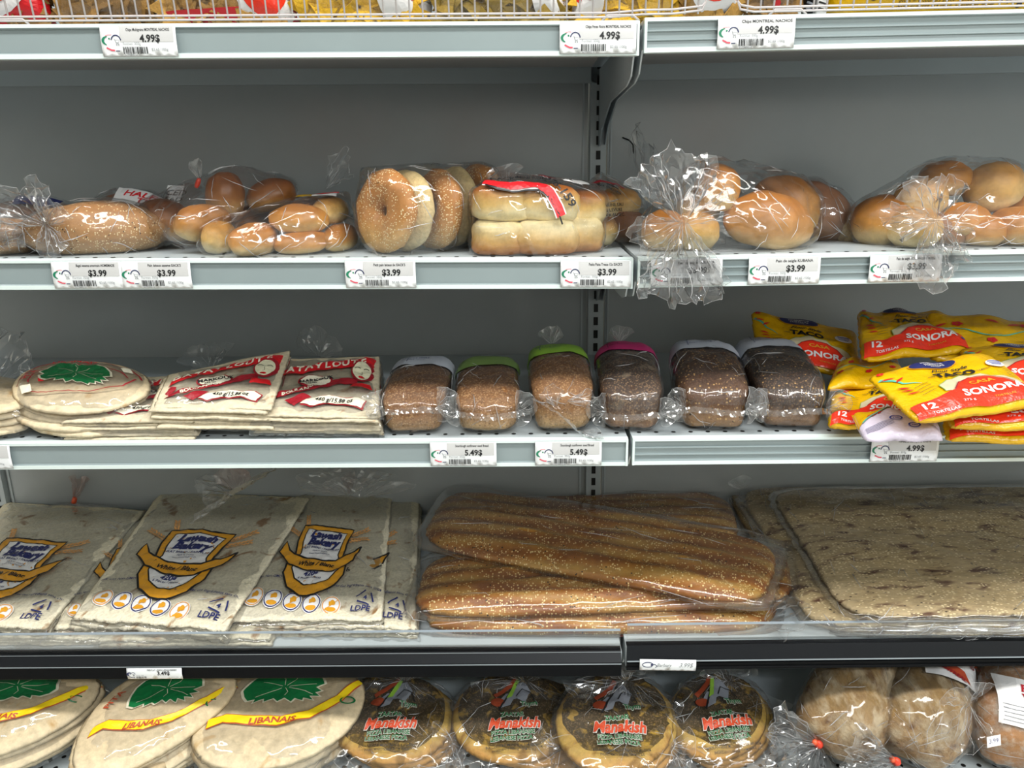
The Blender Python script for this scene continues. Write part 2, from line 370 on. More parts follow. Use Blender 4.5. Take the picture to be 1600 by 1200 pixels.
# ------------------------------------------------------------------ price tags
def price_tag(L, px, title, price, label, unit='$2.65 /100g', fmt='Format: 350g', width=.0905, tilt=0, mono=False, px2=None, hand=False):
    side = 0 if (px < 985) else 1
    yy = FY-.0052; c = at(px, {'A': 66, 'B': 430, 'C': 706, 'D': 1045}[L], Y=yy); zf = RB[L][side]; zb = zf(c.x)+(.0012 if L != 'D' else .003)
    hh = .0345 if L != 'D' else .0185; hw = width/2
    root = thing('price_tag', label, 'price tag', (c.x, yy, zb), 'shelf price tags')
    sl = math.tan(tilt)
    def mp(o):
        return lambda u, v: V((c.x+u-v*.0, yy-.0006-o-.0016*(1-((v-hh/2)/(hh/2))**2), zb+v+u*sl+(zf(c.x+u)-zf(c.x))))
    bm = art_bm([rect(-hw, 0, hw, hh)], .01)
    for v in bm.verts: v.co = mp(0)(v.co.x, v.co.y)
    bmesh.ops.solidify(bm, geom=bm.faces[:], thickness=.0003); finish('paper', bm, 'paper', root, True)
    s = hh/.0345
    if hand:
        decal(root, 'logo', 'navy', [line(arc(-hw+.012, .01, .008, .004, .4, 5.6), .0012), ell(-hw+.018, .010, .002, .002), line(arc(-hw+.02, .008, .005, .003, -1, 2), .001)], mp(.0004), .004)
        decal(root, 'handwriting', 'inkgrey', [text('Barbary', .0085, -.006, .0095, 0, .35, sx=.8), text('3.99$', .0105, .026, .0098, 0, .35, sx=.85)], mp(.0004), .004)
        return root
    if not mono: decal(root, 'header', 'papergrey', [rect(-hw+.023*s, hh*.46, hw-.003, hh*.97)], mp(.0003), .01)
    lx = -hw+.0125*s
    g = 'green' if not mono else 'navy'; r_ = 'redl' if not mono else 'navy'
    decal(root, 'logo', g, [line(arc(lx, hh*.5, .0098*s, .0055*s, 2.0, 4.1, 10), lambda t: .0008+.0022*math.sin(PI*t)), ell(lx-.002*s, hh*.57, .0011, .0011, 10)], mp(.0005), .004)
    decal(root, 'logo', r_, [line([(lx-.0065*s, hh*.28), (lx-.001*s, hh*.2), (lx+.003*s, hh*.19)], .0018*s), line(arc(lx-.001, hh*.5, .009*s, .0066*s, 1.3, 2.2, 6), .0006)], mp(.0005), .004)
    decal(root, 'logo', 'navy', [line(arc(lx+.006*s, hh*.48, .0058*s, .0068*s, .15, 2.9, 12), .0013*s), line([(lx+.004*s, hh*.17), (lx+.009*s, hh*.17)], .001)], mp(.0005), .004)
    decal(root, 'logo', 'inkgrey', [line([(lx+.0035*s, hh*.55), (lx+.0045*s, hh*.55), (lx+.006*s, hh*.42), (lx+.009*s, hh*.42)], .0006), line([(lx+.0045*s, hh*.52), (lx+.0095*s, hh*.52), (lx+.009*s, hh*.44), (lx+.0055*s, hh*.44)], .0005, True), ell(lx+.0062*s, hh*.37, .0008, .0008, 8), ell(lx+.0086*s, hh*.37, .0008, .0008, 8)], mp(.0005), .004)
    decal(root, 'product_name', 'ink', [text(title, max(.0046*s, .0036), .012, hh*.85, .012, sx=min(1.05, 22/len(title)))], mp(.0006), .006)
    decal(root, 'price', 'ink', [text(price, max(.0112*s, .0088), .014, hh*.56, .03, sx=.95)], mp(.0006), .006)
    decal(root, 'small_print', 'inkgrey', [text(fmt, .004*s, -hw+.026*s, hh*.40, 0, align='LEFT'), text(unit, .0042*s, hw-.021*s, hh*.21, 0), text('0677600218' , .003*s, -hw+.034*s, hh*.035, 0)], mp(.0006), .006)
    rnd = random.Random(int(px)); bars = []; x = -hw+.0255*s
    while x < -hw+.055*s: w_ = rnd.choice((.0005, .0005, .0009, .0013)); bars.append(rect(x, hh*.08, x+w_, hh*.30)); x += w_+rnd.choice((.0005, .0007, .0011))
    decal(root, 'barcode', 'ink', bars, mp(.0006), .02)
    return root
TG = [('A', 218, 'Chips Multigrains MONTREAL NACHOS', '4.99$', 'paper price tag 4.99$ at the left of the topmost rail'),
 ('A', 934, 'Chips Feves Noirs MONTREAL NACHOS', '4.99$', 'paper price tag 4.99$ at the left bay\'s right end, topmost rail'),
 ('A', 1180, 'Chips MONTREAL NACHOS', '4.99$', 'paper price tag 4.99$ on the right bay\'s topmost rail'),
 ('B', 137.5, 'Bagel sesame americain HOMEMADE', '$3.99', 'paper price tag $3.99 under the sesame loaf, left of its touching pair'),
 ('B', 245, 'Pain laiteux sesame ISACK\'S', '$3.99', 'paper price tag $3.99 under the brown rolls, right of its touching pair'),
 ('B', 595, 'Petit pain laiteux 6x ISACK\'S', '$3.99', 'paper price tag $3.99 below the sesame bagels'),
 ('B', 931, 'Petits Pains Tresse 12x ISACK\'S', '$3.99', 'paper price tag $3.99 below the red printed bun pack'),
 ('B', 1072, 'Pain de seigle KURAINA', '$3.99', 'paper price tag $3.99 half veiled by the hanging crinkled bag neck'),
 ('B', 1224, 'Pain de seigle KUBANA', '$3.99', 'paper price tag $3.99 below the big golden rolls'),
 ('B', 1412, 'Pain de seigle BOULANGERIE RUSSE', '$3.99', 'paper price tag $3.99 below the pale rolls at the far right'),
 ('C', -34, 'Pain pita LIBANAIS', '$3.99', 'paper price tag cut off by the left picture edge'),
 ('C', 724, 'Sourdough sunflower seed Bread', '5.49$', 'paper price tag 5.49$ below the two small brown loaves'),
 ('C', 888, 'Sourdough sunflower seed Bread', '5.49$', 'paper price tag 5.49$ below the loaf with the green band'),
 ('C', 1412, 'Tortilla Bread Style LHERETE', '4.99$', 'paper price tag 4.99$ below the yellow tortilla bags'),
 ('D', 241, 'PAIN PLAT LAVASH LAWASH BAKERY', '3.49$', 'small paper price tag 3.49$ on the left black rail')]
for L, px, ti, pr, lb in TG: price_tag(L, px, ti, pr, lb, mono=(L == 'D'), width=.0905 if L != 'D' else .083)
price_tag('D', 1043, '', '', 'small handwritten paper price tag tilted on the right black rail', width=.083, tilt=-.03, hand=True)
# ------------------------------------------------------------------ soft shapes
def sgp(c, e): return math.copysign(abs(c)**e, c)
def blob(rx, ry, rz, e1=1., e2=1., nu=36, nv=20, amp=.04, freq=2.2, seed=0, flat=None, Mx=Matrix(), fine=.0, mod=None, cz=0):
    """closed superellipsoid with hand-made unevenness; mod(p) reshapes in unit space"""
    bm = bmesh.new(); rows = []
    for j in range(1, nv):
        ph = -PI/2+PI*j/nv; rows.append([])
        for i in range(nu):
            th = 2*PI*i/nu; p = V((sgp(math.cos(ph), e1)*sgp(math.cos(th), e2), sgp(math.cos(ph), e1)*sgp(math.sin(th), e2), sgp(math.sin(ph), e1))); rows[-1].append(p)
    pts = [r for r in rows]; bot = V((0, 0, -1)); top = V((0, 0, 1))
    def pos(p):
        q = p*(1+amp*fn(p, freq, seed)+fine*fn(p, freq*6, seed+3))
        if mod: q = mod(q)
        q = V((q.x*rx, q.y*ry, q.z*rz))
        if flat is not None and q.z < -flat*rz: q.z = -flat*rz + (q.z+flat*rz)*.12
        return Mx @ q
    vs = [[bm.verts.new(pos(p)) for p in r] for r in rows]; b = bm.verts.new(pos(bot)); t = bm.verts.new(pos(top))
    for j in range(len(vs)-1):
        for i in range(nu): bm.faces.new((vs[j][i], vs[j][(i+1) % nu], vs[j+1][(i+1) % nu], vs[j+1][i]))
    for i in range(nu): bm.faces.new((b, vs[0][(i+1) % nu], vs[0][i])); bm.faces.new((t, vs[-1][i], vs[-1][(i+1) % nu]))
    return bm
def torus(R, r, rz, Mx, seed=0, nu=40, nv=18, amp=.05):
    bm = bmesh.new(); vs = []
    for i in range(nu):
        a = 2*PI*i/nu; vs.append([])
        for j in range(nv):
            b = 2*PI*j/nv; d = V((math.cos(a), math.sin(a), 0)); z = math.sin(b); z = z if z > -.75 else -.75+(z+.75)*.2
            p = d*(R+r*math.cos(b))+V((0, 0, rz*z)); p *= 1+amp*fn(p/R, 1.6, seed); vs[-1].append(bm.verts.new(Mx @ p))
    for i in range(nu):
        for j in range(nv): bm.faces.new((vs[i][j], vs[i][(j+1) % nv], vs[(i+1) % nu][(j+1) % nv], vs[(i+1) % nu][j]))
    return bm
def TR(loc, rz=0, ry=0, rx=0): return Matrix.Translation(loc) @ Matrix.Rotation(rz, 4, 'Z') @ Matrix.Rotation(ry, 4, 'Y') @ Matrix.Rotation(rx, 4, 'X')
def pts_of(objs):
    out = []
    for o in objs:
        off = V(o.parent.location) if o.parent else V((0, 0, 0))
        out += [v.co+off for v in o.data.vertices]
    return out
def hull_film(root, objs, m='film', pad=.005, extra=(), amp=.0035, freq=26, seed=0, cuts=2, zmin=None, name='plastic_bag', maxe=.011, ncrease=44, toward=None):
    """film drawn taut over its contents: hull + pad, subdivided and crinkled"""
    P = pts_of(objs); c = sum(P, V())/len(P); bm = bmesh.new()
    for p in P: bm.verts.new(p+(p-c).normalized()*pad)
    for p in extra: bm.verts.new(V(p))
    r = bmesh.ops.convex_hull(bm, input=bm.verts); junk = [g for g in r['geom_interior'] if isinstance(g, bmesh.types.BMVert)]
    bmesh.ops.delete(bm, geom=list(set(junk)), context='VERTS')
    loose = [v for v in bm.verts if not v.link_faces]; bmesh.ops.delete(bm, geom=loose, context='VERTS')
    bmesh.ops.dissolve_limit(bm, angle_limit=.06, verts=bm.verts, edges=bm.edges); bmesh.ops.triangulate(bm, faces=bm.faces)
    for _ in range(5):
        es = [e for e in bm.edges if e.calc_length() > maxe]
        if not es or len(bm.verts) > 14000: break
        bmesh.ops.subdivide_edges(bm, edges=es, cuts=1); bmesh.ops.triangulate(bm, faces=[f for f in bm.faces if len(f.verts) > 3])
    bmesh.ops.smooth_vert(bm, verts=bm.verts, factor=.22, use_axis_x=True, use_axis_y=True, use_axis_z=True)
    bm.normal_update()
    for v in bm.verts:
        n = 1-abs(fn(v.co, freq, seed, 2))*2.6; q = v.co+v.normal*amp*(n*.6+.1); v.co = q
        if zmin is not None and v.co.z < zmin+.0006: v.co.z = zmin+.0006
    o = finish(name, bm, m, root)
    if ncrease: creases(root, o, ncrease, seed, toward)
    return o
def bvh_of(o):
    off = V(o.parent.location) if o.parent else V((0, 0, 0))
    return BVHTree.FromPolygons([v.co+off for v in o.data.vertices], [tuple(p.vertices) for p in o.data.polygons])
def creases(root, film_o, n, seed, toward=None, L=(.018, .06), r=.0005):
    """sharp fold lines of the film: thin raised ridges following its surface, whitened as highlights"""
    bv = bvh_of(film_o); off = V(root.location); vs = [v.co+off for v in film_o.data.vertices]; rnd = random.Random(seed*7+1); bm = bmesh.new(); k = 0
    for _ in range(n*4):
        if k >= n: break
        p = rnd.choice(vs); h = bv.find_nearest(p)
        if h[1] is None or h[1].y > .35: continue
        nn = h[1]; ref = (V(toward)-p).normalized() if toward is not None else V((rnd.uniform(-1, 1), rnd.uniform(-1, 1), rnd.uniform(-1, 1)))
        d = ref-nn*ref.dot(nn); d = (d+V((rnd.uniform(-1, 1), rnd.uniform(-1, 1), rnd.uniform(-1, 1)))*.4)
        if d.length < .2: continue
        d.normalize(); Ln = rnd.uniform(*L); pts = []; bend = V((rnd.uniform(-1, 1), rnd.uniform(-1, 1), rnd.uniform(-1, 1)))*.15
        for i in range(7):
            h = bv.find_nearest(p+(d+bend*(i/6))*Ln*i/6); pts.append(h[0]+(p-h[0])*0+nn*.0004)
        ok = all((pts[i+1]-pts[i]).length > .0005 for i in range(6))
        if ok: rr = r*rnd.uniform(.5, 1.3); tube(bm, pts, lambda t: rr*(.25+math.sin(PI*t)), 4); k += 1
    o = finish('film_folds', bm, 'crease', root); o['kind'] = 'stuff'; return o
def wrapmap(bvh, org, ux, uy, off=.0012):
    """press artwork laid out in the plane (org; ux, uy) down onto a surface, along the plane's normal"""
    org = V(org); ux = V(ux).normalized(); n = ux.cross(V(uy)).normalized(); uy = n.cross(ux)
    def f(u, v):
        p = org+ux*u+uy*v; h = bvh.ray_cast(p+n*.15, -n, .4)
        return (h[0]+h[1]*(off if h[1].dot(n) > 0 else -off)) if h[0] is not None else p
    return f
def crumple(root, c, d, n_, L, W, seed=0, m='filmc', a0=-1., a1=1., na=26, nr=9, amp=.3, name='bag_neck', jag=.09, curl=0., taper=.08, grav=0., lines=1., zmin=None):
    """gathered polythene fanning out of a tie: pleats that open with distance, flat facets, sharp fold ridges"""
    rnd = random.Random(seed); bm = bmesh.new(); c = V(c); d = V(d).normalized(); n_ = V(n_).normalized(); s = d.cross(n_).normalized(); n_ = s.cross(d)
    vs = []; ctl = [rnd.uniform(-1, 1) for _ in range(na//2+3)]; ec = [rnd.uniform(-1, 1) for _ in range(na//4+3)]
    lerp = lambda A, x: A[int(x)]*(1-x % 1)+A[int(x)+1]*(x % 1)
    ph = [lerp(ctl, i/2) for i in range(na+1)]; edge = [(1+jag*lerp(ec, i/4)*2.2)*(1-.10*abs(2*i/na-1)**4) for i in range(na+1)]
    for j in range(nr+1):
        r = j/nr; vs.append([])
        for i in range(na+1):
            a = a0+(a1-a0)*i/na; k = r*L*edge[i]
            side = math.sin(a)*(k+taper*L)*W/L; fwd = math.cos(a)*k
            pl = (ph[i]*amp*L*(.15+.6*r*(1.4-r))+curl*L*r*r)+L*.07*rnd.uniform(-1, 1)*min(1, r*3)
            q = c+d*fwd+s*side+n_*pl+V((rnd.uniform(-1, 1), rnd.uniform(-1, 1), rnd.uniform(-1, 1)))*L*.055*r; q.z -= grav*r*r*L
            if zmin is not None: q.z = max(q.z, zmin+.001+rnd.random()*.004)
            vs[-1].append(bm.verts.new(q))
    for j in range(nr):
        for i in range(na):
            q = (vs[j][i], vs[j][i+1], vs[j+1][i+1], vs[j+1][i])
            try:
                if rnd.random() < .5: bm.faces.new((q[0], q[1], q[2])); bm.faces.new((q[0], q[2], q[3]))
                else: bm.faces.new((q[0], q[1], q[3])); bm.faces.new((q[1], q[2], q[3]))
            except ValueError: pass
    co = [[v.co.copy() for v in row] for row in vs]
    o = finish(name, bm, m, root, False, recalc=False)
    bm = bmesh.new(); rad = max(.00035, L*.0055)
    for _ in range(int(na*1.3*lines)):
        i = rnd.randrange(na+1); j0 = rnd.randrange(0, max(1, nr-3)); j1 = min(nr, j0+rnd.randrange(2, nr)); pts = []
        for j in range(j0, j1+1):
            pts.append(co[j][i]+n_*rad*.3); 
            if rnd.random() < .25: i = max(0, min(na, i+rnd.choice((-1, 1))))
        if len(pts) > 2 and all((pts[t+1]-pts[t]).length > .0008 for t in range(len(pts)-1)): rr = rad*rnd.uniform(.4, 1.2); tube(bm, pts, lambda t: rr*(.2+math.sin(PI*t)), 4)
    if lines: tube(bm, [co[nr][i] for i in range(na+1)], rad*.6, 4)
    if len(bm.verts): finish('film_folds', bm, 'crease', root)['kind'] = 'stuff'
    else: bm.free()
    return o
def tie(root, c, d, m='tie_red', r=.004, h=.006):
    bm = bmesh.new(); d = V(d).normalized(); c = V(c)
    tube(bm, [c-d*h/2, c-d*h/5, c+d*h/5, c+d*h/2], lambda t: r*(.8+.4*math.sin(PI*t)), 8); return finish('twist_tie', bm, m, root)
class Patch:
    """a soft flat thing spanned by four corners FL, FR, BR, BL (its underside); u right, v back, both -1..1"""
    def __init__(s, FL, FR, BR, BL, t, n=8, amp=.0, freq=8, seed=0, power=6, extra=None, sag=0):
        s.c = [V(FL), V(FR), V(BR), V(BL)]; s.t = t; s.n = n; s.amp = amp; s.freq = freq; s.seed = seed; s.power = power; s.extra = extra; s.sag = sag
        s.W = ((s.c[1]-s.c[0]).length+(s.c[2]-s.c[3]).length)/2; s.H = ((s.c[3]-s.c[0]).length+(s.c[2]-s.c[1]).length)/2
        s.nrm = (s.c[1]-s.c[0]).cross(s.c[3]-s.c[0]).normalized()
    def flat(s, u, v):
        a, b = (u+1)/2, (v+1)/2; c = s.c
        return c[0]*(1-a)*(1-b)+c[1]*a*(1-b)+c[2]*a*b+c[3]*(1-a)*b
    def pt(s, x, y, side=1, off=0, grow=1.):
        r = max(abs(x), abs(y)); 
        if r > 1e-6 and s.n < 20:
            k = (abs(x)**s.n+abs(y)**s.n)**(1/s.n); f = r/k; u, v = x*f, y*f
        else: u, v = x, y
        return s.puv(u*grow, v*grow, min(r, 1), side, off)
    def puv(s, u, v, r, side=1, off=0):
        p = s.flat(u, v); T = s.t*math.sqrt(max(0, 1-r**s.power))
        nz = s.amp*fn((u*s.W*.5*s.freq, v*s.H*.5*s.freq, 0), 1., s.seed)
        ex = s.extra(u, v) if s.extra else 0
        return p+s.nrm*((T*.5+T*.5*side)+ (nz+ex)*(1 if side > 0 else .6)*(1-r**12*.5)+off)
    def uvmap(s, off=.0015):
        """metres in the plane -> point on the top face"""
        def f(x, y):
            u, v = x/(s.W/2), y/(s.H/2); k = (abs(u)**s.n+abs(v)**s.n)**(1/s.n) if (u or v) else 0
            return s.puv(u, v, min(1, k), 1, off)
        return f
    def mesh(s, nu=34, nv=34, grow=1., off=0, both=True, jag=0, seed=0):
        bm = bmesh.new(); g = {}
        def vert(i, j, side):
            x, y = 2*i/nu-1, 2*j/nv-1; edge = i in (0, nu) or j in (0, nv)
            # cluster rows near the rim
            x = math.sin(x*PI/2)*.35+x*.65; y = math.sin(y*PI/2)*.35+y*.65
            k = (i, j, 0 if edge else side)
            if k not in g:
                gr = grow*(1+(jag*fn((x*9, y*9, seed), 1., seed) if edge else 0))
                g[k] = bm.verts.new(s.pt(x, y, 0 if edge else side, off*(side if not edge else 0), gr))
            return g[k]
        for i in range(nu):
            for j in range(nv):
                for side in (1, -1):
                    q = [vert(i, j, side), vert(i+1, j, side), vert(i+1, j+1, side), vert(i, j+1, side)]
                    if side < 0: q = q[::-1]
                    try: bm.faces.new(q)
                    except ValueError: pass
        return bm
def raised(P, dz, t=None, shift=(0, 0, 0), **k):
    n = V((0, 0, 1))*dz+V(shift); q = Patch(*[c+n for c in P.c], t or P.t, k.get('n', P.n), k.get('amp', P.amp), k.get('freq', P.freq), k.get('seed', P.seed), k.get('power', P.power), k.get('extra', P.extra)); return q
def envelope(root, P, m='film', grow=1.05, t=None, amp=.0022, freq=55, seed=1, res=60, name='plastic_bag', lift=.0015, jag=.03, low=.001):
    """sealed film sleeve around a flat thing"""
    c = sum(P.c, V())/4; q = Patch(*[c+(a-c)*grow-P.nrm*low for a in P.c], (t or P.t)+lift+low, max(P.n, 5) if P.n > 3 else 2.6, amp, freq, seed, P.power, P.extra)
    o = finish(name, q.mesh(res, res, jag=jag, seed=seed), m, root); return q, o
M['tie_red'] = plain('red_tie', 'e8452c', .4)
M['tie_orange'] = plain('orange_tie', 'e8603a', .4)
def fin(root, pts, h, m='crease', seed=0, updir=(0, 0, 1), name='seal_seam', n=26, fan=.3):
    """crimped seal strip running through pts, standing up by h"""
    rnd = random.Random(seed); bm = bmesh.new(); P = [V(p) for p in pts]; u_ = V(updir).normalized(); R0 = []; L = []
    tot = len(P)-1
    for i in range(n+1):
        t = i/n*tot; k = min(int(t), tot-1); p = P[k].lerp(P[k+1], t-k); d = (P[min(k+1, tot)]-P[k]).normalized(); s_ = d.cross(u_).normalized()
        w_ = V((rnd.uniform(-1, 1), rnd.uniform(-1, 1), rnd.uniform(-1, 1)))*h*.09
        R0.append([bm.verts.new(p+u_*h*f*(1+rnd.uniform(-.12, .12))+s_*h*fan*rnd.uniform(-.5, .5)*f+w_) for f in (0, .5, 1)])
    for i in range(n):
        for j in range(2): bm.faces.new((R0[i][j], R0[i+1][j], R0[i+1][j+1], R0[i][j+1]))
    return finish(name, bm, m, root, False, recalc=False)
# ------------------------------------------------------------------ breads: materials
M['roll_dark'] = bread('roll_dark_crust', '82481a', 'a0662e', 'c69a5a', rough=.38, bump=.25, nscale=12)
M['roll_gold'] = bread('roll_gold_crust', '9c6222', 'c68c42', 'e4c380', rough=.38, bump=.25, nscale=12)
M['roll_pale'] = bread('roll_pale_crust', 'b98440', 'd6ae68', 'ead29a', rough=.5, bump=.3, nscale=14)
M['roll_orange'] = bread('roll_orange_crust', 'aa6c2a', 'cc924c', 'e6c488', rough=.4, bump=.3, nscale=12)
M['roll_brown'] = bread('roll_brown_crust', '86583a', '9c6c48', 'a87c54', rough=.5, bump=.3, nscale=10)
M['bagel'] = bread('bagel_crust', 'b87c40', 'c18648', 'd8ac6e', seeds=.8, seedscale=400, rough=.45, nscale=16)
M['crumb'] = bread('pale_crumb', 'd6bc84', 'dcc492', 'e4d2a6', rough=.7, bump=.8, nscale=40)
M['sesame'] = bread('sesame_crust', 'a9794a', 'b98a56', 'c9a272', seeds=.42, seedscale=400, rough=.5, nscale=14, ramp=(.05, .3, .8))
M['bun_up'] = bread('bun_crust', 'a05c1e', 'dcb66c', 'ead9a6', rough=.4, bump=.4, nscale=14, ramp=(.25, .5, .85))
M['bun_down'] = bread('bun_crust_reversed', 'ead8a4', 'dcb26c', 'b87434', rough=.45, bump=.5, nscale=14, ramp=(.1, .45, .8))
M['wheat'] = bread('wheat_loaf_crust', '6a4426', '946840', 'b08a5e', rough=.7, bump=.9, nscale=30, grain=1., ramp=(.1, .45, .95))
M['wheat2'] = bread('wheat_loaf_crust_light', '744c2a', 'a07244', 'bc9a68', rough=.7, bump=1., nscale=30, grain=1., ramp=(.1, .45, .95))
M['rye'] = bread('rye_loaf_crust', '3c2c22', '5c4434', '9a7454', rough=.7, bump=1., nscale=34, grain=.8, ramp=(.12, .4, .8), spot=('7a6a58', 40, .56, .66))
M['seedloaf'] = bread('seeded_loaf_crust', '4a3020', '6e4a2e', 'aa8050', rough=.65, bump=.9, nscale=26, grain=.5, seeds=.42, seedcol='c8a064', seedscale=270, ramp=(.1, .45, .8))
M['seedloaf2'] = bread('dark_seeded_loaf_crust', '30241e', '4a362a', '96704e', rough=.65, bump=.9, nscale=26, grain=.6, seeds=.2, seedcol='bc9860', seedscale=270, ramp=(.12, .4, .8))
M['pita'] = bread('pita_crust', 'cdb894', 'd9c6a2', 'e0d0b0', rough=.8, bump=.4, nscale=18, spot=('b89460', 26, .6, .74), ramp=(.1, .4, .8))
M['mark'] = bread('thin_bread', 'cfc2a4', 'd8ccb0', 'ded2b6', rough=.8, bump=.7, nscale=26, spot=('b08a64', 30, .63, .72), ramp=(.1, .4, .8))
M['lavash'] = bread('lavash_bread', 'e2d9bc', 'e8dfc4', 'ece4cc', rough=.85, bump=1., nscale=48, spot=('9a7448', 34, .60, .72), ramp=(.1, .4, .8), stretch=(1, .8, 1))
M['sangak'] = bread('sangak_bread', 'b39a6c', 'c0a87c', 'c6b088', rough=.8, bump=1., nscale=30, spot=('5e3c26', 52, .54, .68), seeds=.5, seedscale=380, ramp=(.1, .4, .8), stretch=(.45, 1, 1))
M['rustic'] = bread('rustic_loaf_crust', '927446', 'a8865a', 'b8905c', rough=.85, bump=1.2, nscale=34, spot=('6a4a2c', 40, .54, .66), flour='c4b394', stretch=(1, .35, 1))
M['rusticb'] = bread('golden_loaf_crust', 'b4845a', 'c08a54', 'c88a4c', rough=.6, bump=.6, nscale=22, flour='d6ccbc')
M['zaatar'] = bread('herb_topping', '3e2f12', '4a3a16', '6a5420', rough=.75, bump=1.2, nscale=46, grain=.6, dark='2a2008', spot=('9a7a2c', 60, .56, .66))
M['manakish'] = bread('herb_pizza_rim', 'b08c40', 'c2a050', 'c4924c', rough=.6, bump=.5, nscale=26, spot=('8a6424', 30, .55, .68))
for n_, h_, r_ in (('p_white', 'e4e3e2', .45), ('p_red', 'd01c24', .35), ('p_darkred', '9a1c28', .4), ('p_black', '1a1a1c', .45), ('p_green', '0d6a38', .35), ('p_green2', '8cc8a0', .4), ('p_rim', 'c9c4bc', .45), ('p_paleedge', 'd8d0b8', .5),
                   ('p_orange', 'd99a28', .4), ('p_orange2', 'bf482a', .4), ('p_navy', '232a62', .45), ('p_blue', '2c3f9c', .45), ('p_wheat', 'd49a5a', .5), ('p_yellow2', 'f2d21c', .35), ('p_tomato', 'ee3a22', .28), ('p_teal', '54b8a0', .4),
                   ('p_lilac', 'd8cfe2', .4), ('p_cream', 'e9e3cc', .5), ('p_limegreen', '82ac3a', .5), ('p_pink', 'b82a6a', .5), ('p_dullgreen', '6f8a48', .5), ('p_paper', 'b4bac4', .55), ('p_windowbread', 'cfc6a4', .35), ('p_brown', '8a3a20', .45), ('p_skin', 'e4e0c0', .45), ('p_grey', '7c8088', .4), ('p_brickred', 'b84a2a', .45)):
    M[n_] = plain({'p_': 'print_'}.get(n_[:2], '')+n_[2:], h_, r_)
M['p_yellow'] = plain('print_yellow_film', 'dcac06', .26, bump=.45, bscale=34, bdist=.012)
M['p_lilac'] = plain('print_lilac_film', 'd8cfe2', .28, bump=.45, bscale=34, bdist=.012)
M['p_tomato'] = plain('print_tomato', 'e8361f', .24, bump=.4, bscale=34, bdist=.012)
def mpp(p): return (V(p)-CAM).dot(fw)/FPX
def roll(root, px, Y, rx, ry, rz, rotz=0, roty=0, rotx=0, m='roll_gold', py=None, L='B', seed=0, name='roll', e1=.9, e2=.95, amp=.06, flat=.8, **k):
    p = at(px, 400 if py is None else py, Y=Y)
    if py is None: p.z = zdeck(L, p.x)+rz*flat+.001
    return finish(name, blob(rx, ry, rz, e1, e2, amp=amp, seed=seed, flat=flat, Mx=TR(p, rotz, roty, rotx), **k), m, root)
def pinch(s=.25): return lambda q: V((q.x, q.y*(1-s*q.x*q.x), q.z*(1-s*q.x*q.x)))
def base(px, Y, L='B'): p = at(px, 400, Y=Y); return V((p.x, p.y, zdeck(L, p.x)))
# =================================================================== SHELF B (second from top)
r = thing('bagged_bread', 'bagged pale bread cut off by the left picture edge on the roll shelf', 'bread', base(10, -.4))
a = roll(r, 6, -.41, .055, .045, .026, .1, m='sesame', name='bread', seed=3); hull_film(r, [a], 'film', seed=2, extra=[at(-30, 335, Y=-.44), at(40, 340, Y=-.36)], zmin=zdeck('B', -.7))
crumple(r, at(-12, 385, Y=-.45), (.5, -.15, .9), (0, -1, .2), .06, .05, 5, a0=-1.1, a1=1.1, na=14, nr=6)
r = thing('bagged_bread', 'bagged bread with a dark blue paper label behind the sesame loaf, near the left edge', 'bread', base(60, -.25))
a = roll(r, 60, -.24, .07, .05, .035, .2, m='roll_brown', name='bread', seed=6); f_ = hull_film(r, [a], 'film', seed=7, zmin=zdeck('B', -.6))
decal(r, 'paper_label', 'p_navy', [rect(-.03, -.012, .03, .014)], wrapmap(bvh_of(f_), at(52, 309, Y=-.27)+V((0, 0, 0)), (1, .1, 0), (0, .55, .6)))
r = thing('sesame_loaf', 'sesame seeded oval loaf in a clear bag with a milky tied neck at its left', 'bread', base(165, -.4))
a = roll(r, 160, -.395, .097, .050, .0385, .40, 0, 0, 'sesame', seed=11, name='loaf', mod=pinch(.18), flat=.75)
f_ = hull_film(r, [a], 'film', pad=.003, seed=12, extra=[at(78, 330, Y=-.43), at(70, 372, Y=-.46), at(130, 318, Y=-.38)], zmin=zdeck('B', -.5))
c_ = at(72, 350, Y=-.455)
crumple(r, c_, (-.55, -.1, .6), (.2, -1, .2), .085, .065, 13, a0=-.9, a1=1.0, na=20, nr=8, jag=.2)
crumple(r, c_, (.45, -.3, .75), (.2, -1, 0), .045, .04, 14, a0=-.9, a1=.9, na=14, nr=6)
crumple(r, c_, (.25, -.2, -1), (.1, -1, .1), .044, .034, 15, a0=-.8, a1=.9, na=14, nr=6)
r = thing('bagged_bread', 'bagged bread with white printed film lying behind the sesame loaf', 'bread', base(215, -.25))
a = roll(r, 215, -.235, .062, .05, .040, .1, m='roll_brown', seed=16, name='bread'); f_ = hull_film(r, [a], 'film', pad=.006, seed=17, zmin=zdeck('B', -.5), extra=[at(172, 296, Y=-.26)])
wm = wrapmap(bvh_of(f_), at(232, 303, Y=-.27), (1, .05, -.05), (0, .75, .66))
decal(r, 'printed_band', 'p_white', [rect(-.052, -.020, .050, .020)], wm)
wm = wrapmap(bvh_of(f_), at(232, 303, Y=-.27), (1, .05, -.05), (0, .75, .66), .002)
decal(r, 'print', 'p_red', [text('HALF', .018, -.018, .004, .02, .2), text('THIN', .016, .0, -.010, .02, .2)], wm)
decal(r, 'print', 'p_black', [text('SLICED', .016, .03, .004, .02, .2), text('BREAD', .014, .03, -.010, .02, .2)], wm)
r = thing('bagged_rolls', 'bag of glossy dark brown rolls tied in red, above and left of the golden rolls', 'bread rolls', base(330, -.35))
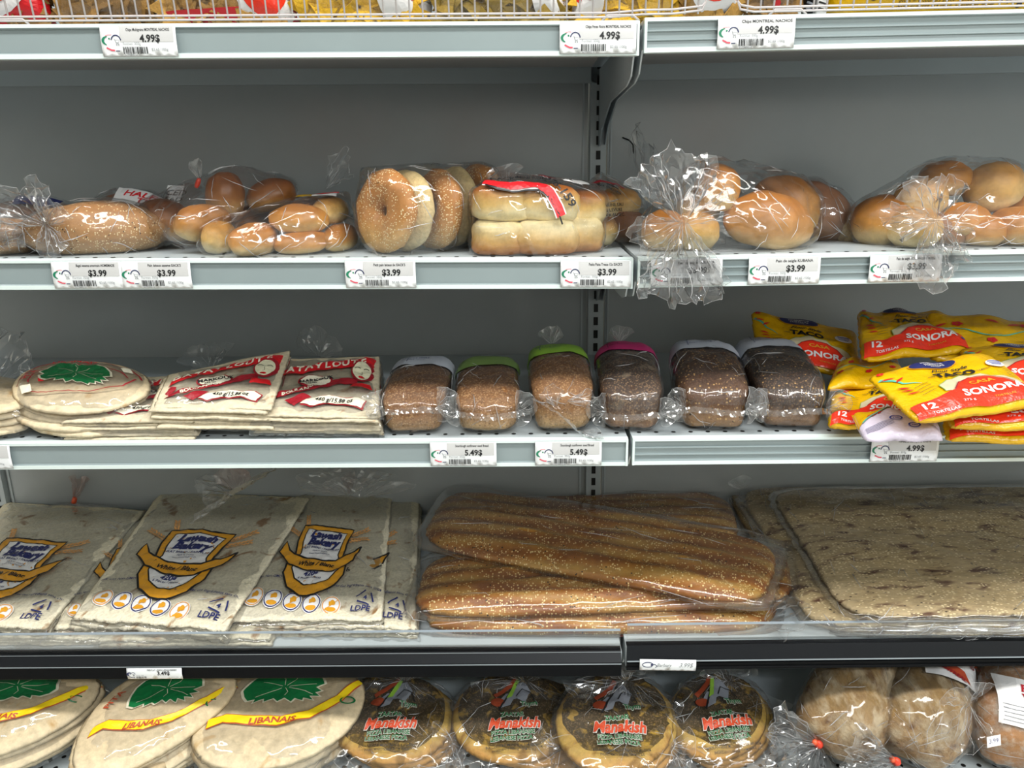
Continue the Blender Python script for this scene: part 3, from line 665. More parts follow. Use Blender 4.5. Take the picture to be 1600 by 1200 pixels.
g = [roll(r, 262, -.35, .043, .034, .029, .1, .45, 0, 'roll_dark', py=345, seed=21, mod=pinch(.3)), roll(r, 318, -.40, .022, .045, .026, -.5, .35, 0, 'roll_gold', py=349, seed=22),
     roll(r, 352, -.35, .027, .03, .033, .2, .1, 0, 'roll_dark', py=306, seed=23), roll(r, 424, -.32, .036, .034, .024, .2, -.25, 0, 'roll_dark', py=306, seed=24), roll(r, 300, -.30, .03, .04, .03, .2, 0, 0, 'roll_dark', py=362, seed=25), roll(r, 390, -.28, .04, .04, .03, .2, 0, 0, 'roll_dark', py=350, seed=26)]
hull_film(r, g, 'film', seed=27, extra=[at(312, 274, Y=-.36), at(370, 258, Y=-.34), at(435, 272, Y=-.31)], zmin=zdeck('B', -.4))
tie(r, at(309, 286, Y=-.37), (.5, 0, 1), r=.003, h=.014)
crumple(r, at(313, 284, Y=-.37), (-.2, -.2, 1), (0, -1, 0), .03, .02, 28, na=9, nr=4, a0=-.6, a1=.6)
r = thing('bagged_rolls', 'bag of golden finger rolls stacked in two layers with one roll end facing out', 'bread rolls', base(440, -.42))
g = [roll(r, 346, -.41, .022, .04, .0235, .1, 0, 0, 'roll_pale', seed=31), roll(r, 401, -.43, .0255, .055, .0225, -.15, 0, 0, 'roll_orange', seed=32), roll(r, 473, -.42, .037, .028, .0165, .1, -.08, 0, 'roll_orange', seed=33),
     roll(r, 467, -.41, .0405, .03, .021, .12, .04, 0, 'roll_gold', py=343, seed=34, mod=pinch(.2)), roll(r, 516, -.36, .022, .045, .02, -.1, 0, 0, 'roll_pale', py=330, seed=35), roll(r, 534, -.38, .020, .05, .0195, -.1, 0, 0, 'roll_gold', seed=36),
     roll(r, 486, -.33, .03, .04, .02, .1, 0, 0, 'roll_gold', py=330, seed=37)]
f_ = hull_film(r, g, 'film', seed=38, extra=[at(545, 300, Y=-.34)], zmin=zdeck('B', -.3))
wm = wrapmap(bvh_of(f_), at(497, 308, Y=-.37), (1, .1, .1), (0, .6, .8))
decal(r, 'printed_band', 'p_yellow', [rect(-.030, -.009, -.006, .010)], wm); decal(r, 'printed_band', 'p_white', [rect(-.006, -.009, .026, .010)], wm)
decal(r, 'printed_band', 'p_red', [line([(-.03, .011), (.0, .014), (.028, .008)], .0035)], wrapmap(bvh_of(f_), at(497, 308, Y=-.37), (1, .1, .1), (0, .6, .8), .0018))
crumple(r, at(508, 296, Y=-.33), (.5, .1, .62), (-.3, -1, .2), .062, .04, 39, 'film', a0=-.7, a1=.7, na=14, nr=6, amp=.15)
r = thing('bagged_bagels', 'bag of five large sesame bagels standing on edge like slices', 'bagels', base(660, -.4))
def ring(px, py, Y, R, rr, rz, n, m, seed, name='bagel'):
    p = at(px, py, Y=Y); return finish(name, torus(R, rr, rz, Matrix.Translation(p) @ V(n).to_track_quat('Z', 'Y').to_matrix().to_4x4(), seed), m, r)
ax = (-.62, -.76, .12)
g = [ring(604, 340, -.425, .031, .0245, .0155, ax, 'bagel', 41), ring(633, 336, -.405, .031, .0235, .0125, ax, 'crumb', 42, 'bagel_half'), ring(682, 336, -.385, .033, .0225, .0165, (-.75, -.64, .15), 'bagel', 43),
     ring(708, 328, -.350, .034, .0225, .0125, (-.78, -.6, .15), 'crumb', 44, 'bagel_half'), ring(745, 322, -.32, .035, .0225, .017, (-.8, -.6, .15), 'bagel', 45)]
zb_ = zdeck('B', -.15)
for o in g:
    dz = zb_+.001-min((v.co.z+zb_) for v in o.data.vertices)
    for v in o.data.vertices: v.co.z += dz
hull_film(r, g, 'film', pad=.003, seed=46, extra=[at(598, 403, Y=-.46), at(690, 255, Y=-.33), at(566, 262, Y=-.40)], zmin=zb_)
r = thing('bagged_buns', 'pack of soft buns in two layers under red and black printed film', 'buns', base(840, -.4))
g = []
for k, (px, w_, yy) in enumerate(((784, .040, -.425), (850, .044, -.425), (905, .03, -.39))): g.append(roll(r, px, yy, w_, .038, .0255, .12, .02, 0, 'bun_down', seed=51+k, name='bun', e1=.6, e2=.55, amp=.08))
for k, (px, py, w_, yy) in enumerate(((785, 318, .041, -.42), (852, 318, .044, -.415), (912, 325, .028, -.37))): g.append(roll(r, px, yy, w_, .040, .0255, .12, .05, 0, 'bun_up', py=py, seed=55+k, name='bun', e1=.6, e2=.55, amp=.06))
g.append(roll(r, 830, -.34, .07, .04, .026, .1, 0, 0, 'bun_up', py=318, seed=59, name='bun', e1=.6, e2=.6))
f_ = hull_film(r, g, 'film', pad=.003, seed=60, extra=[at(782, 268, Y=-.38), at(925, 285, Y=-.35)], zmin=zdeck('B', 0)); bv = bvh_of(f_)
ux_, uy_ = V((1, .12, .0)), V((0, .55, .75)); og = at(822, 300, Y=-.44)
wm = wrapmap(bv, og, ux_, uy_, .0014); wm2 = wrapmap(bv, og, ux_, uy_, .0024)
bd = [(-.055, .010), (-.04, .003), (-.022, -.001), (-.004, .0), (.014, .0), (.028, -.012), (.038, -.030), (.042, -.040)]
decal(r, 'printed_band', 'p_white', [line(bd, .0150)], wm, .006); decal(r, 'printed_band', 'p_red', [line(bd, .0115)], wm2, .006)
decal(r, 'print', 'p_black', [line([(x+.001, y-.0085) for x, y in bd], .0022), text('278-159', .0165, .042, -.006, .02, 0, rot=-.95), text('OEUFS', .008, -.015, .022, .02), text('MINI ROLLS', .009, .012, .020, .02, rot=-.15), text('ISACK', .012, -.030, .016, .03)], wm2, .005)
decal(r, 'print', 'p_white', [text('FEUILLETES MOELLEUX', .009, .035, .030, .02, rot=-.2), rect(.050, .010, .066, .020), rect(.066, .022, .090, .030)], wm2, .006)
decal(r, 'print', 'p_darkred', [poly((.01, .036), (.03, .042), (.05, .034), (.028, .030))], wm2, .006)
fin(r, [at(812, 345, Y=-.462), at(822, 375, Y=-.472), at(836, 404, Y=-.474)], .007, 'film', 61, (1, -.4, 0), n=12)
crumple(r, at(790, 283, Y=-.40), (-.2, -.2, 1), (0, -1, 0), .024, .03, 62, 'filmc', na=8, nr=4)
r = thing('bagged_buns', 'dark shaded pack of buns behind the red printed pack, beside the middle upright', 'buns', base(950, -.3))
g = [roll(r, 925, -.33, .034, .05, .026, .3, 0, 0, 'bun_up', seed=63, name='bun'), roll(r, 970, -.28, .03, .05, .028, .3, 0, 0, 'roll_brown', seed=64, name='bun'),
     roll(r, 928, -.32, .034, .045, .024, .3, 0, 0, 'bun_up', py=322, seed=65, name='bun'), roll(r, 968, -.27, .028, .045, .024, .3, 0, 0, 'roll_pale', py=318, seed=66, name='bun')]
f_ = hull_film(r, g, 'film', seed=67, extra=[at(940, 268, Y=-.27)], zmin=zdeck('B', .05)); bv = bvh_of(f_)
wm = wrapmap(bv, at(945, 292, Y=-.33), (1, .2, 0), (0, .6, .8)); wm2 = wrapmap(bv, at(940, 325, Y=-.38), (1, .15, .05), (0, .1, 1))
decal(r, 'print', 'p_darkred', [line([(-.015, .01), (.0, .018), (.015, .008), (.024, .014), (.03, 0)], .006)], wm); decal(r, 'print', 'p_black', [line([(-.02, .0), (.0, .008), (.02, -.004)], .002), text('SANS OEUFS', .008, 0, -.006, .02, rot=-.5)], wm, .005)
decal(r, 'print', 'p_black', [text('INGREDIENTS FARINE EAU', .0062, 0, .003, .02), text('SUCRE HUILE LEVURE', .0062, .004, -.004, .02), text('GARDER AU SEC', .006, .014, -.011, .02)], wm2, .005)
r = thing('bagged_rolls', 'bag of big golden rolls, its crinkled neck hanging over the price rail', 'bread rolls', base(1150, -.4))
g = [roll(r, 1196, -.405, .064, .045, .041, .1, .22, 0, 'roll_orange', seed=71, mod=pinch(.3)), roll(r, 1228, -.35, .052, .045, .040, .1, .55, 0, 'roll_gold', py=322, seed=72, mod=pinch(.2)),
     roll(r, 1120, -.39, .029, .04, .034, .1, .1, 0, 'roll_orange', py=296, seed=73), roll(r, 1036, -.40, .030, .04, .029, .1, 0, 0, 'roll_orange', seed=74), roll(r, 1084, -.40, .032, .04, .028, 0, 0, 0, 'roll_pale', seed=75), roll(r, 1090, -.36, .03, .04, .028, 0, 0, 0, 'roll_pale', py=328, seed=76)]
hull_film(r, g, 'film', pad=.004, seed=77, extra=[at(1128, 244, Y=-.40), at(1068, 262, Y=-.42), at(1232, 405, Y=-.45), at(1275, 372, Y=-.42), at(1065, 345, Y=-.465)], zmin=zdeck('B', .2), amp=.005)
c_ = at(1068, 348, Y=-.50)
crumple(r, c_, (.0, -.10, -1), (.1, -1, .05), .100, .115, 78, a0=-.62, a1=.55, na=26, nr=12, amp=.14, jag=.035)
crumple(r, c_, (-.75, -.15, -.5), (.1, -1, .2), .066, .060, 79, a0=-.6, a1=.8, na=16, nr=8, amp=.25)
crumple(r, c_, (-.10, -.05, 1), (.1, -1, .1), .086, .10, 80, a0=-.8, a1=.6, na=24, nr=10, amp=.16, jag=.07)
crumple(r, c_, (.55, -.05, .45), (.1, -1, .1), .085, .06, 81, 'film', a0=-.8, a1=.8, na=16, nr=8, amp=.2)
r = thing('bagged_roll', 'brown loaf roll in clear film behind the big golden rolls', 'bread roll', base(1280, -.3))
g = [roll(r, 1272, -.30, .062, .045, .043, .1, .52, 0, 'roll_brown', py=335, seed=82, mod=pinch(.15)), roll(r, 1322, -.315, .015, .035, .028, 0, .25, 0, 'crumb', py=360, seed=83, name='crumb')]
hull_film(r, g, 'film', seed=84, zmin=zdeck('B', .3))
r = thing('bagged_rolls', 'bag of round rolls heaped at the far right under its crinkled neck', 'bread rolls', base(1470, -.4))
g = [roll(r, 1374, -.37, .041, .042, .036, .2, -.15, 0, 'roll_gold', seed=85), roll(r, 1424, -.42, .033, .036, .028, 0, 0, 0, 'roll_pale', seed=86), roll(r, 1476, -.35, .034, .035, .026, 0, 0, 0, 'roll_gold', py=281, seed=87),
     roll(r, 1438, -.38, .034, .035, .029, 0, 0, 0, 'roll_pale', py=312, seed=88), roll(r, 1552, -.37, .039, .036, .034, 0, -.4, 0, 'roll_pale', py=294, seed=89), roll(r, 1508, -.41, .031, .03, .024, 0, .2, 0, 'roll_orange', py=345, seed=90),
     roll(r, 1530, -.42, .028, .03, .022, 0, 0, 0, 'roll_orange', seed=91), roll(r, 1580, -.42, .032, .035, .027, 0, 0, 0, 'roll_orange', seed=92), roll(r, 1480, -.40, .03, .03, .026, 0, 0, 0, 'roll_brown', seed=93), roll(r, 1600, -.36, .036, .036, .03, 0, 0, 0, 'roll_orange', py=330, seed=94)]
hull_film(r, g, 'film', pad=.004, seed=95, extra=[at(1500, 246, Y=-.36), at(1400, 300, Y=-.38), at(1640, 290, Y=-.36)], zmin=zdeck('B', .5), amp=.004)
c_ = at(1462, 345, Y=-.495)
crumple(r, c_, (.15, -.12, -1), (.1, -1, .05), .075, .08, 96, a0=-.65, a1=.65, na=20, nr=10, amp=.18)
crumple(r, c_, (-.1, -.1, 1), (.1, -1, .1), .060, .06, 97, a0=-.9, a1=.8, na=20, nr=8, amp=.2)
crumple(r, c_, (-1, -.1, -.1), (.1, -1, .1), .062, .05, 98, a0=-.5, a1=.6, na=12, nr=7, amp=.2)
crumple(r, c_, (1, -.1, -.15), (.1, -1, .1), .05, .05, 99, 'film', a0=-.6, a1=.7, na=12, nr=7, amp=.2)
bm = bmesh.new(); tube(bm, [at(973, 215, Y=-.0005), at(983, 219, Y=-.014), at(989, 226, Y=-.02), at(990, 240, Y=-.02)], .0014, 6)
tag(finish('wire_hook', bm, 'black'), 'thin bent black wire end sticking out beside the middle upright', 'hook')
r = thing('loose_plastic_bag', 'thin wisp of empty crinkled film by the middle upright above the shelf', 'plastic bag', base(1010, -.15))
crumple(r, at(1010, 330, Y=-.16), (-.05, .0, 1), (0, -1, 0), .125, .055, 101, 'film', a0=-.5, a1=.5, na=14, nr=10, amp=.12)
hk = [at(990, 330, Y=-.14), at(1030, 340, Y=-.14)]; bm = bmesh.new()
# =================================================================== SHELF C (third)
def P4(L, *c, **k): return Patch(*[clampY(on(L, px, py, h)) for px, py, h in c], **k)
def clampY(p): p.y = max(p.y, FY+.008); return p
def stack(root, P, n, gap, m, seed=0, name='flatbread', sh=.006, res=34):
    """n breads under one another, each slightly shifted; P is the top one"""
    out = []; rnd = random.Random(seed)
    for i in range(n):
        q = raised(P, -gap*i, shift=(rnd.uniform(-sh, sh) if i else 0, rnd.uniform(-sh, sh) if i else 0, 0), seed=P.seed+i*3)
        out.append(finish(name, q.mesh(res, res, jag=.02, seed=seed+i), m, root))
    return out
def cv(q, cw, ch, off=.0016):
    f = q.uvmap(off); return lambda x, y: f(x/cw*q.W, y/ch*q.H)
def leaf(w_, h_, seed=0, n=46):
    rnd = random.Random(seed); pts = []
    for i in range(n):
        t = 2*PI*i/n; k = 1-.18*(i % 2)-.1*rnd.random(); pts.append((w_*k*math.cos(t)*(1-.25*math.sin(t)), h_*k*math.sin(t)*(1+.25*math.cos(2*t))))
    return pts
def leafart(root, q, cx, cy, w_, h_, rot=0, seed=0, cw=.25, ch=.25):
    P_ = leaf(w_, h_, seed); R_ = lambda x, y, s=1: (cx+(x*math.cos(rot)-y*math.sin(rot))*s, cy+(x*math.sin(rot)+y*math.cos(rot))*s)
    decal(root, 'leaf_print', 'p_paleedge', [poly(*[R_(x, y, 1.07) for x, y in P_])], cv(q, cw, ch, .0016))
    decal(root, 'leaf_print', 'p_green', [poly(*[R_(x, y) for x, y in P_])], cv(q, cw, ch, .0024))
    rnd = random.Random(seed+5); ln = [line([R_(x*.1, y*.1), R_(x*.5+.004, y*.5), R_(x*.8, y*.8)], .0008) for x, y in P_[::7]]
    decal(root, 'leaf_print', 'p_paleedge', ln, cv(q, cw, ch, .0030))
# far left pita bag
r = thing('bagged_pita', 'pita bag cut off by the left edge, its clear film crumpled up high', 'flatbread', on('C', 0, 690))
P = P4('C', (-210, 670, .04), (30, 662, .036), (60, 590, .055), (-130, 590, .06), t=.010, n=2.2, amp=.002, freq=5, seed=3)
stack(r, P, 4, .010, 'pita', 3); q, _ = envelope(r, P, 'film', 1.06, t=.012, low=.034, seed=4)
crumple(r, at(-20, 618, Y=-.28), (.35, .1, 1), (.1, -1, .3), .115, .10, 110, 'filmc', a0=-.7, a1=.75, na=22, nr=10, amp=.2)
crumple(r, at(10, 632, Y=-.30), (.8, .1, .5), (.1, -1, .4), .07, .06, 111, 'film', a0=-.7, a1=.7, na=14, nr=6, amp=.2)
# pita with the green leaf
r = thing('bagged_pita', 'round pita stack in film printed with a green leaf and red ribbon, loaf shelf', 'flatbread', on('C', 110, 690))
P = P4('C', (-45, 668, .040), (215, 650, .034), (252, 572, .078), (38, 560, .084), t=.008, n=2.1, amp=.004, freq=7, seed=8)
stack(r, P, 5, .008, 'pita', 8, sh=.008); q, _ = envelope(r, P, 'filmg', 1.05, t=.011, low=.03, seed=9)
leafart(r, q, -.008, .028, .062, .058, -.15, 3)
rb = arc(.0, -.005, .105, .092, .35, 2.9, 22)
decal(r, 'ribbon_print', 'p_darkred', [line([(x, y) for x, y in arc(0, -.005, .108, .099, .3, 3.3, 26)], .003), line([(x, y) for x, y in arc(0, -.005, .086, .074, .3, 3.3, 26)], .0025), line([(-.085, -.055), (-.06, -.06), (-.02, -.052), (.03, -.05), (.08, -.02), (.095, .02)], .003)], cv(q, .25, .25), .008)
decal(r, 'ribbon_print', 'p_red', [text('PITA', .02, -.089, .02, .02, rot=1.2), text('LIBANAIS', .019, -.02, .082, .02, rot=.1), poly((-.07, .0), (-.056, -.014), (-.066, -.018))], cv(q, .25, .25, .0022), .007)
decal(r, 'ribbon_print', 'p_cream', [poly((-.098, -.03), (-.078, -.028), (-.070, -.058), (-.088, -.062)), poly((.062, .062), (.078, .066), (.086, .045), (.072, .04))], cv(q, .25, .25, .0022), .008)
# markouk bags
def markouk(corners, label, seed, n=5, gap=.007, full=True, lowz=.03):
    r = thing('bagged_thin_bread', label, 'flatbread', on('C', corners[0][0], corners[0][1]))
    P = P4('C', *corners, t=.005, n=40, amp=.0042, freq=11, seed=seed); stack(r, P, n+2, gap*.66, 'mark', seed, 'folded_bread', .006)
    q, _ = envelope(r, P, 'filmg', 1.05, t=.007, low=lowz, seed=seed, amp=.003)
    o1, o2, o3 = (cv(q, .24, .2, k) for k in (.0016, .0024, .0032))
    top = [(-.12, .020), (-.085, .035), (-.04, .050), (.01, .062), (.06, .070), (.108, .078)]; bot = [(-.12, -.005), (-.085, .012), (-.04, .022), (.01, .030), (.05, .03), (.06, .02), (.108, .022)]
    decal(r, 'red_print', 'p_red', [band(top, [(-.12, -.005), (-.085, .012), (-.04, .026), (.01, .036), (.06, .042), (.108, .046)]), rect(.104, -.05, .108, .078)], o1)
    decal(r, 'red_print', 'p_darkred', [line([(-.115, -.052), (-.07, -.044), (-.02, -.026), (.03, -.008), (.07, -.004)], .017), line([(.110, .075), (.111, -.01)], .0012), line([(.113, .075), (.114, -.01)], .0010), ell(-.012, -.004, .034, .019, 24), poly((-.06, -.062), (-.03, -.044), (-.012, -.052), (-.04, -.075)), ell(-.092, -.022, .012, .018)], o1)
    cat = 'CATAYLOUTE'
    decal(r, 'print', 'p_cream', [text(c_, .024, -.088+.0185*i, .027+.030*(i/9)**.8+.001, .03, .2, rot=.25) for i, c_ in enumerate(cat)]+[text('BOULANGERIE', .013, -.03, -.029, .03, .2, rot=.42), ell(-.012, -.004, .030, .016, 24)], o2, .007)
    decal(r, 'print', 'p_black', [text('MARKOUK', .0135, -.010, -.002, .03, rot=.18), text('BREAD', .007, -.018, -.0135, .02, rot=.18)], o3, .006)
    decal(r, 'face_print', 'p_darkred', [ell(.080, .026, .024, .034, 26)], cv(q, .24, .2, .0026), .008)
    decal(r, 'face_print', 'p_skin', [poly(*[(.078+.019*math.cos(t)*(1-.2*max(0, -math.sin(t))), .024+.028*math.sin(t)) for t in [2*PI*i/28 for i in range(28)]])], cv(q, .24, .2, .0034), .008)
    decal(r, 'face_print', 'p_black', [line(arc(.070, .026, .006, .005, .5, 2.7, 8), .0014), line(arc(.087, .026, .006, .005, .5, 2.7, 8), .0014), line([(.078, .022), (.080, .012), (.076, .010)], .0008)], cv(q, .24, .2, .0042), .005)
    decal(r, 'face_print', 'p_red', [ell(.078, .003, .006, .003, 14), poly((.062, -.018), (.095, -.018), (.1, -.030), (.058, -.030))], cv(q, .24, .2, .0042), .006)
    lab = [(-.02, -.062), (.0, -.055), (.02, -.050), (.045, -.055), (.075, -.058), (.088, -.064), (.08, -.078), (.05, -.070), (.02, -.068), (-.012, -.076), (-.03, -.072)]
    decal(r, 'weight_print', 'p_darkred', [poly(*[(x*1.03, y*1.0+(.002 if y > -.065 else -.002)) for x, y in lab])], cv(q, .24, .2, .0022)); decal(r, 'weight_print', 'p_cream', [poly(*lab)], cv(q, .24, .2, .003))
    decal(r, 'weight_print', 'p_black', [text('450 g/15.88 oz', .0115, .030, -.0635, .02, .2, rot=-.06)], cv(q, .24, .2, .0038), .006)
    return r, q
r, q = markouk([(85, 668, .024), (300, 664, .024), (345, 590, .050), (190, 590, .050)], 'red printed thin bread bag mostly hidden under another, beside the leaf pita', 21, 4)
r, q = markouk([(215, 654, .046), (418, 648, .042), (455, 547, .080), (262, 586, .072)], 'red printed thin bread bag lying tilted on top between leaf pita and level twin', 31, 5, lowz=.035)
crumple(r, at(330, 578, Y=-.20), (-.35, .2, 1), (.1, -1, .6), .05, .06, 112, 'filmc', a0=-.9, a1=.9, na=16, nr=7)
crumple(r, at(330, 582, Y=-.21), (.0, -.6, .1), (.1, -.4, 1), .05, .045, 113, 'filmc', a0=-.9, a1=.9, na=12, nr=6)
r, q = markouk([(382, 660, .032), (592, 660, .028), (594, 556, .066), (432, 562, .064)], 'red printed thin bread bag lying level next to the first brown loaf', 41, 4, lowz=.026)
crumple(r, at(497, 556, Y=-.17), (-.35, .1, 1), (.1, -1, .5), .045, .05, 114, 'filmc', a0=-.7, a1=.7, na=12, nr=6)
crumple(r, at(500, 557, Y=-.18), (.8, .0, .3), (.1, -1, .8), .04, .04, 115, 'filmc', a0=-.9, a1=.9, na=12, nr=6)
# box loaves
def boxloaf(px0, pxb, pyb, W, H, L, m, label, seed, band=None, tilt=0, seam=.5, film_='film', neck=False, diag=False, crown=.2):
    f = on('C', px0, 675); f.y = -.472; zb = zdeck('C', f.x); b = at(pxb, pyb, z=zb+H*.96); ang = math.atan2(-(b.x-f.x), (b.y-f.y))
    r = thing('wrapped_loaf', label, 'bread loaf', V((f.x, f.y, zb)))
    Mx = Matrix.Translation(V((f.x, f.y, zb))) @ Matrix.Rotation(ang, 4, 'Z') @ Matrix.Rotation(tilt, 4, 'Y')
    def mod(q): # loaf tin shape: mushroomed crown, square foot
        t_ = (q.y+1)/2; q = V((q.x, q.y, -1+(q.z+1)*(1-.30*max(0, 1-t_)**3))); s = .93+.10*max(0, min(1, (q.z+.2)/.6)); s -= .05*max(0, q.z-.7); zz = q.z*(1-.10*q.x*q.x*(q.z > 0))
        return V((q.x*s, q.y*(.97+.03*(q.z+1)/2), zz))
    lo = finish('loaf', blob(W/2, L/2, H/2, .42, .34, 44, 26, amp=.035, freq=2.2, seed=seed, Mx=Mx @ Matrix.Translation((0, L/2, H/2)), fine=.02, mod=mod), m, r)
    fl = hull_film(r, [lo], film_, pad=.002, seed=seed+2, zmin=zb, amp=.003, freq=30, maxe=.010, ncrease=30); bv = bvh_of(fl); R3 = Mx.to_3x3()
    if band:
        wm = wrapmap(bv, Mx @ V((0, L*.80, H*.5)), R3 @ V((1, 0, 0)), R3 @ V((0, 1, 0)), .0010)
        # wrapped paper band: cross-section walk over the crown
        bm = bmesh.new(); rows = []
        for i in range(25):
            t = -1.25+2.5*i/24; d = R3 @ V((math.sin(t), 0, math.cos(t))); row = []
            for j in range(6):
                o_ = Mx @ V((0, L*(.60+.38*j/5), H*.45)); h = bv.ray_cast(o_+d*.15, -d, .2); row.append(bm.verts.new((h[0]+d*.0012) if h[0] is not None else o_+d*W*.5))
            rows.append(row)
        for i in range(24):
            for j in range(5): bm.faces.new((rows[i][j], rows[i+1][j], rows[i+1][j+1], rows[i][j+1]))
        finish('paper_band', bm, band, r)
        if band != 'p_dullgreen':
            def wb(u, v):
                t = u/(W*.5); d = R3 @ V((math.sin(t), 0, math.cos(t))); o_ = Mx @ V((0, L*.82+v, H*.45)); h = bv.ray_cast(o_+d*.15, -d, .2); return (h[0]+d*.0022) if h[0] is not None else o_+d*W*.5
            decal(r, 'print', 'p_black' if band == 'p_pink' else 'p_navy', [text('PAIN DE SEIGLE', .006, -.01, -.012, .0), text('100% natural', .005, -.01, -.02, 0), line([(-.022, -.03), (-.022, .02)], .0006), line([(-.04, .0), (-.022, .0)], .0006), line([(-.022, -.006), (.03, -.006)], .0004)], wb, .005)
    # seal seam across the front with the two folded ears
    sg = random.Random(seed); yf = -.004
    if not diag:
        pts = [Mx @ V((x*W/2, yf-.004*(1-x*x), H*seam+H*.03*math.sin(x*3+seed))) for x in (-1.12, -.6, 0, .6, 1.12)]
        fin(r, pts, .0085, 'filmc', seed+4, R3 @ V((0, -.55, -.85)), n=30)
        for s_ in (-1, 1):
            c0 = Mx @ V((s_*W*.42, yf-.001, H*(seam+.02)))
            crumple(r, c0, R3 @ V((s_*.75, -.15, .5)), R3 @ V((0, -1, .1)), .030, .024, seed+6+s_, 'filmc', a0=-1.0, a1=1.0, na=10, nr=5, amp=.12, name='bag_fold', zmin=zb)
            crumple(r, c0, R3 @ V((s_*.8, -.15, -.6)), R3 @ V((0, -1, .1)), .022, .018, seed+9+s_, 'filmc', a0=-.9, a1=.9, na=8, nr=4, amp=.12, name='bag_fold', zmin=zb)
        # crimped shrink zone above the seam
        bm = bmesh.new(); n = 40; rows = []
        for i in range(n+1):
            x = -.80+1.6*i/n; rows.append([bm.verts.new(Mx @ V((x*W/2, -.006-.004*k_+.0020*(i % 2)+.012*k_*k_*0+max(0, (k_-1))*.014, H*(seam+.06+.13*k_)+sg.uniform(-.001, .001)))) for k_ in (0, .6, 1.2, 1.8)])
        for i in range(n):
            for j in range(3): bm.faces.new((rows[i][j], rows[i+1][j], rows[i+1][j+1], rows[i][j+1]))
        finish('shrink_folds', bm, 'filmt', r, False, recalc=False)
    else:
        fin(r, [Mx @ V((-.50*W, -.006, H*.62)), Mx @ V((-.1*W, -.012, H*.40)), Mx @ V((.30*W, -.012, H*.02))], .009, 'filmc', seed+4, R3 @ V((.4, -.8, .3)), n=26)
        crumple(r, Mx @ V((.30*W, -.010, H*.10)), R3 @ V((.7, -.3, -.25)), R3 @ V((0, -1, .1)), .030, .02, seed+8, 'filmc', a0=-.9, a1=.9, na=12, nr=5, amp=.12, name='bag_fold', zmin=zb)
        crumple(r, Mx @ V((-.12*W, -.006, H*.50)), R3 @ V((-.35, -.1, .9)), R3 @ V((0, -1, .1)), .036, .024, seed+9, 'filmt', a0=-.9, a1=.9, na=12, nr=5, amp=.12, name='bag_fold', zmin=zb)
        crumple(r, Mx @ V((.05*W, -.010, H*.60)), R3 @ V((.8, -.1, .1)), R3 @ V((0, -1, .1)), .036, .024, seed+10, 'filmt', a0=-.6, a1=.6, na=14, nr=5, amp=.12, name='bag_fold', zmin=zb)
    if neck: crumple(r, Mx @ V((-.1*W, L*.85, H*1.02)), R3 @ V((0, .2, 1)), R3 @ V((0, -1, .2)), .026, .024, seed+12, 'filmc', a0=-1, a1=1, na=12, nr=5)
    return r
boxloaf(646, 664, 560, .088, .070, .20, 'wheat', 'smallest brown wheat loaf, leftmost loaf beside the printed thin bread bag', 120, 'p_paper', seam=.62)
boxloaf(764, 762, 560, .090, .068, .20, 'wheat2', 'brown wheat loaf with a faint green paper band, second loaf from the left', 130, 'p_dullgreen', seam=.52)
boxloaf(880, 868, 530, .086, .088, .20, 'wheat2', 'tall wheat loaf with a bright lime green paper band', 140, 'p_limegreen', diag=True, neck=True)
boxloaf(986, 974, 530, .086, .090, .20, 'rye', 'dark rye loaf with a bright pink paper band', 150, 'p_pink', seam=.36, neck=True)
boxloaf(1114, 1092, 524, .096, .090, .21, 'seedloaf', 'dark seeded loaf with grey band, between the pink banded and the rightmost loaf', 160, 'p_paper', seam=.42)
boxloaf(1238, 1190, 524, .094, .090, .22, 'seedloaf2', 'darkest seeded loaf with grey band, rightmost loaf touching the yellow bags', 170, 'p_paper', seam=.40)
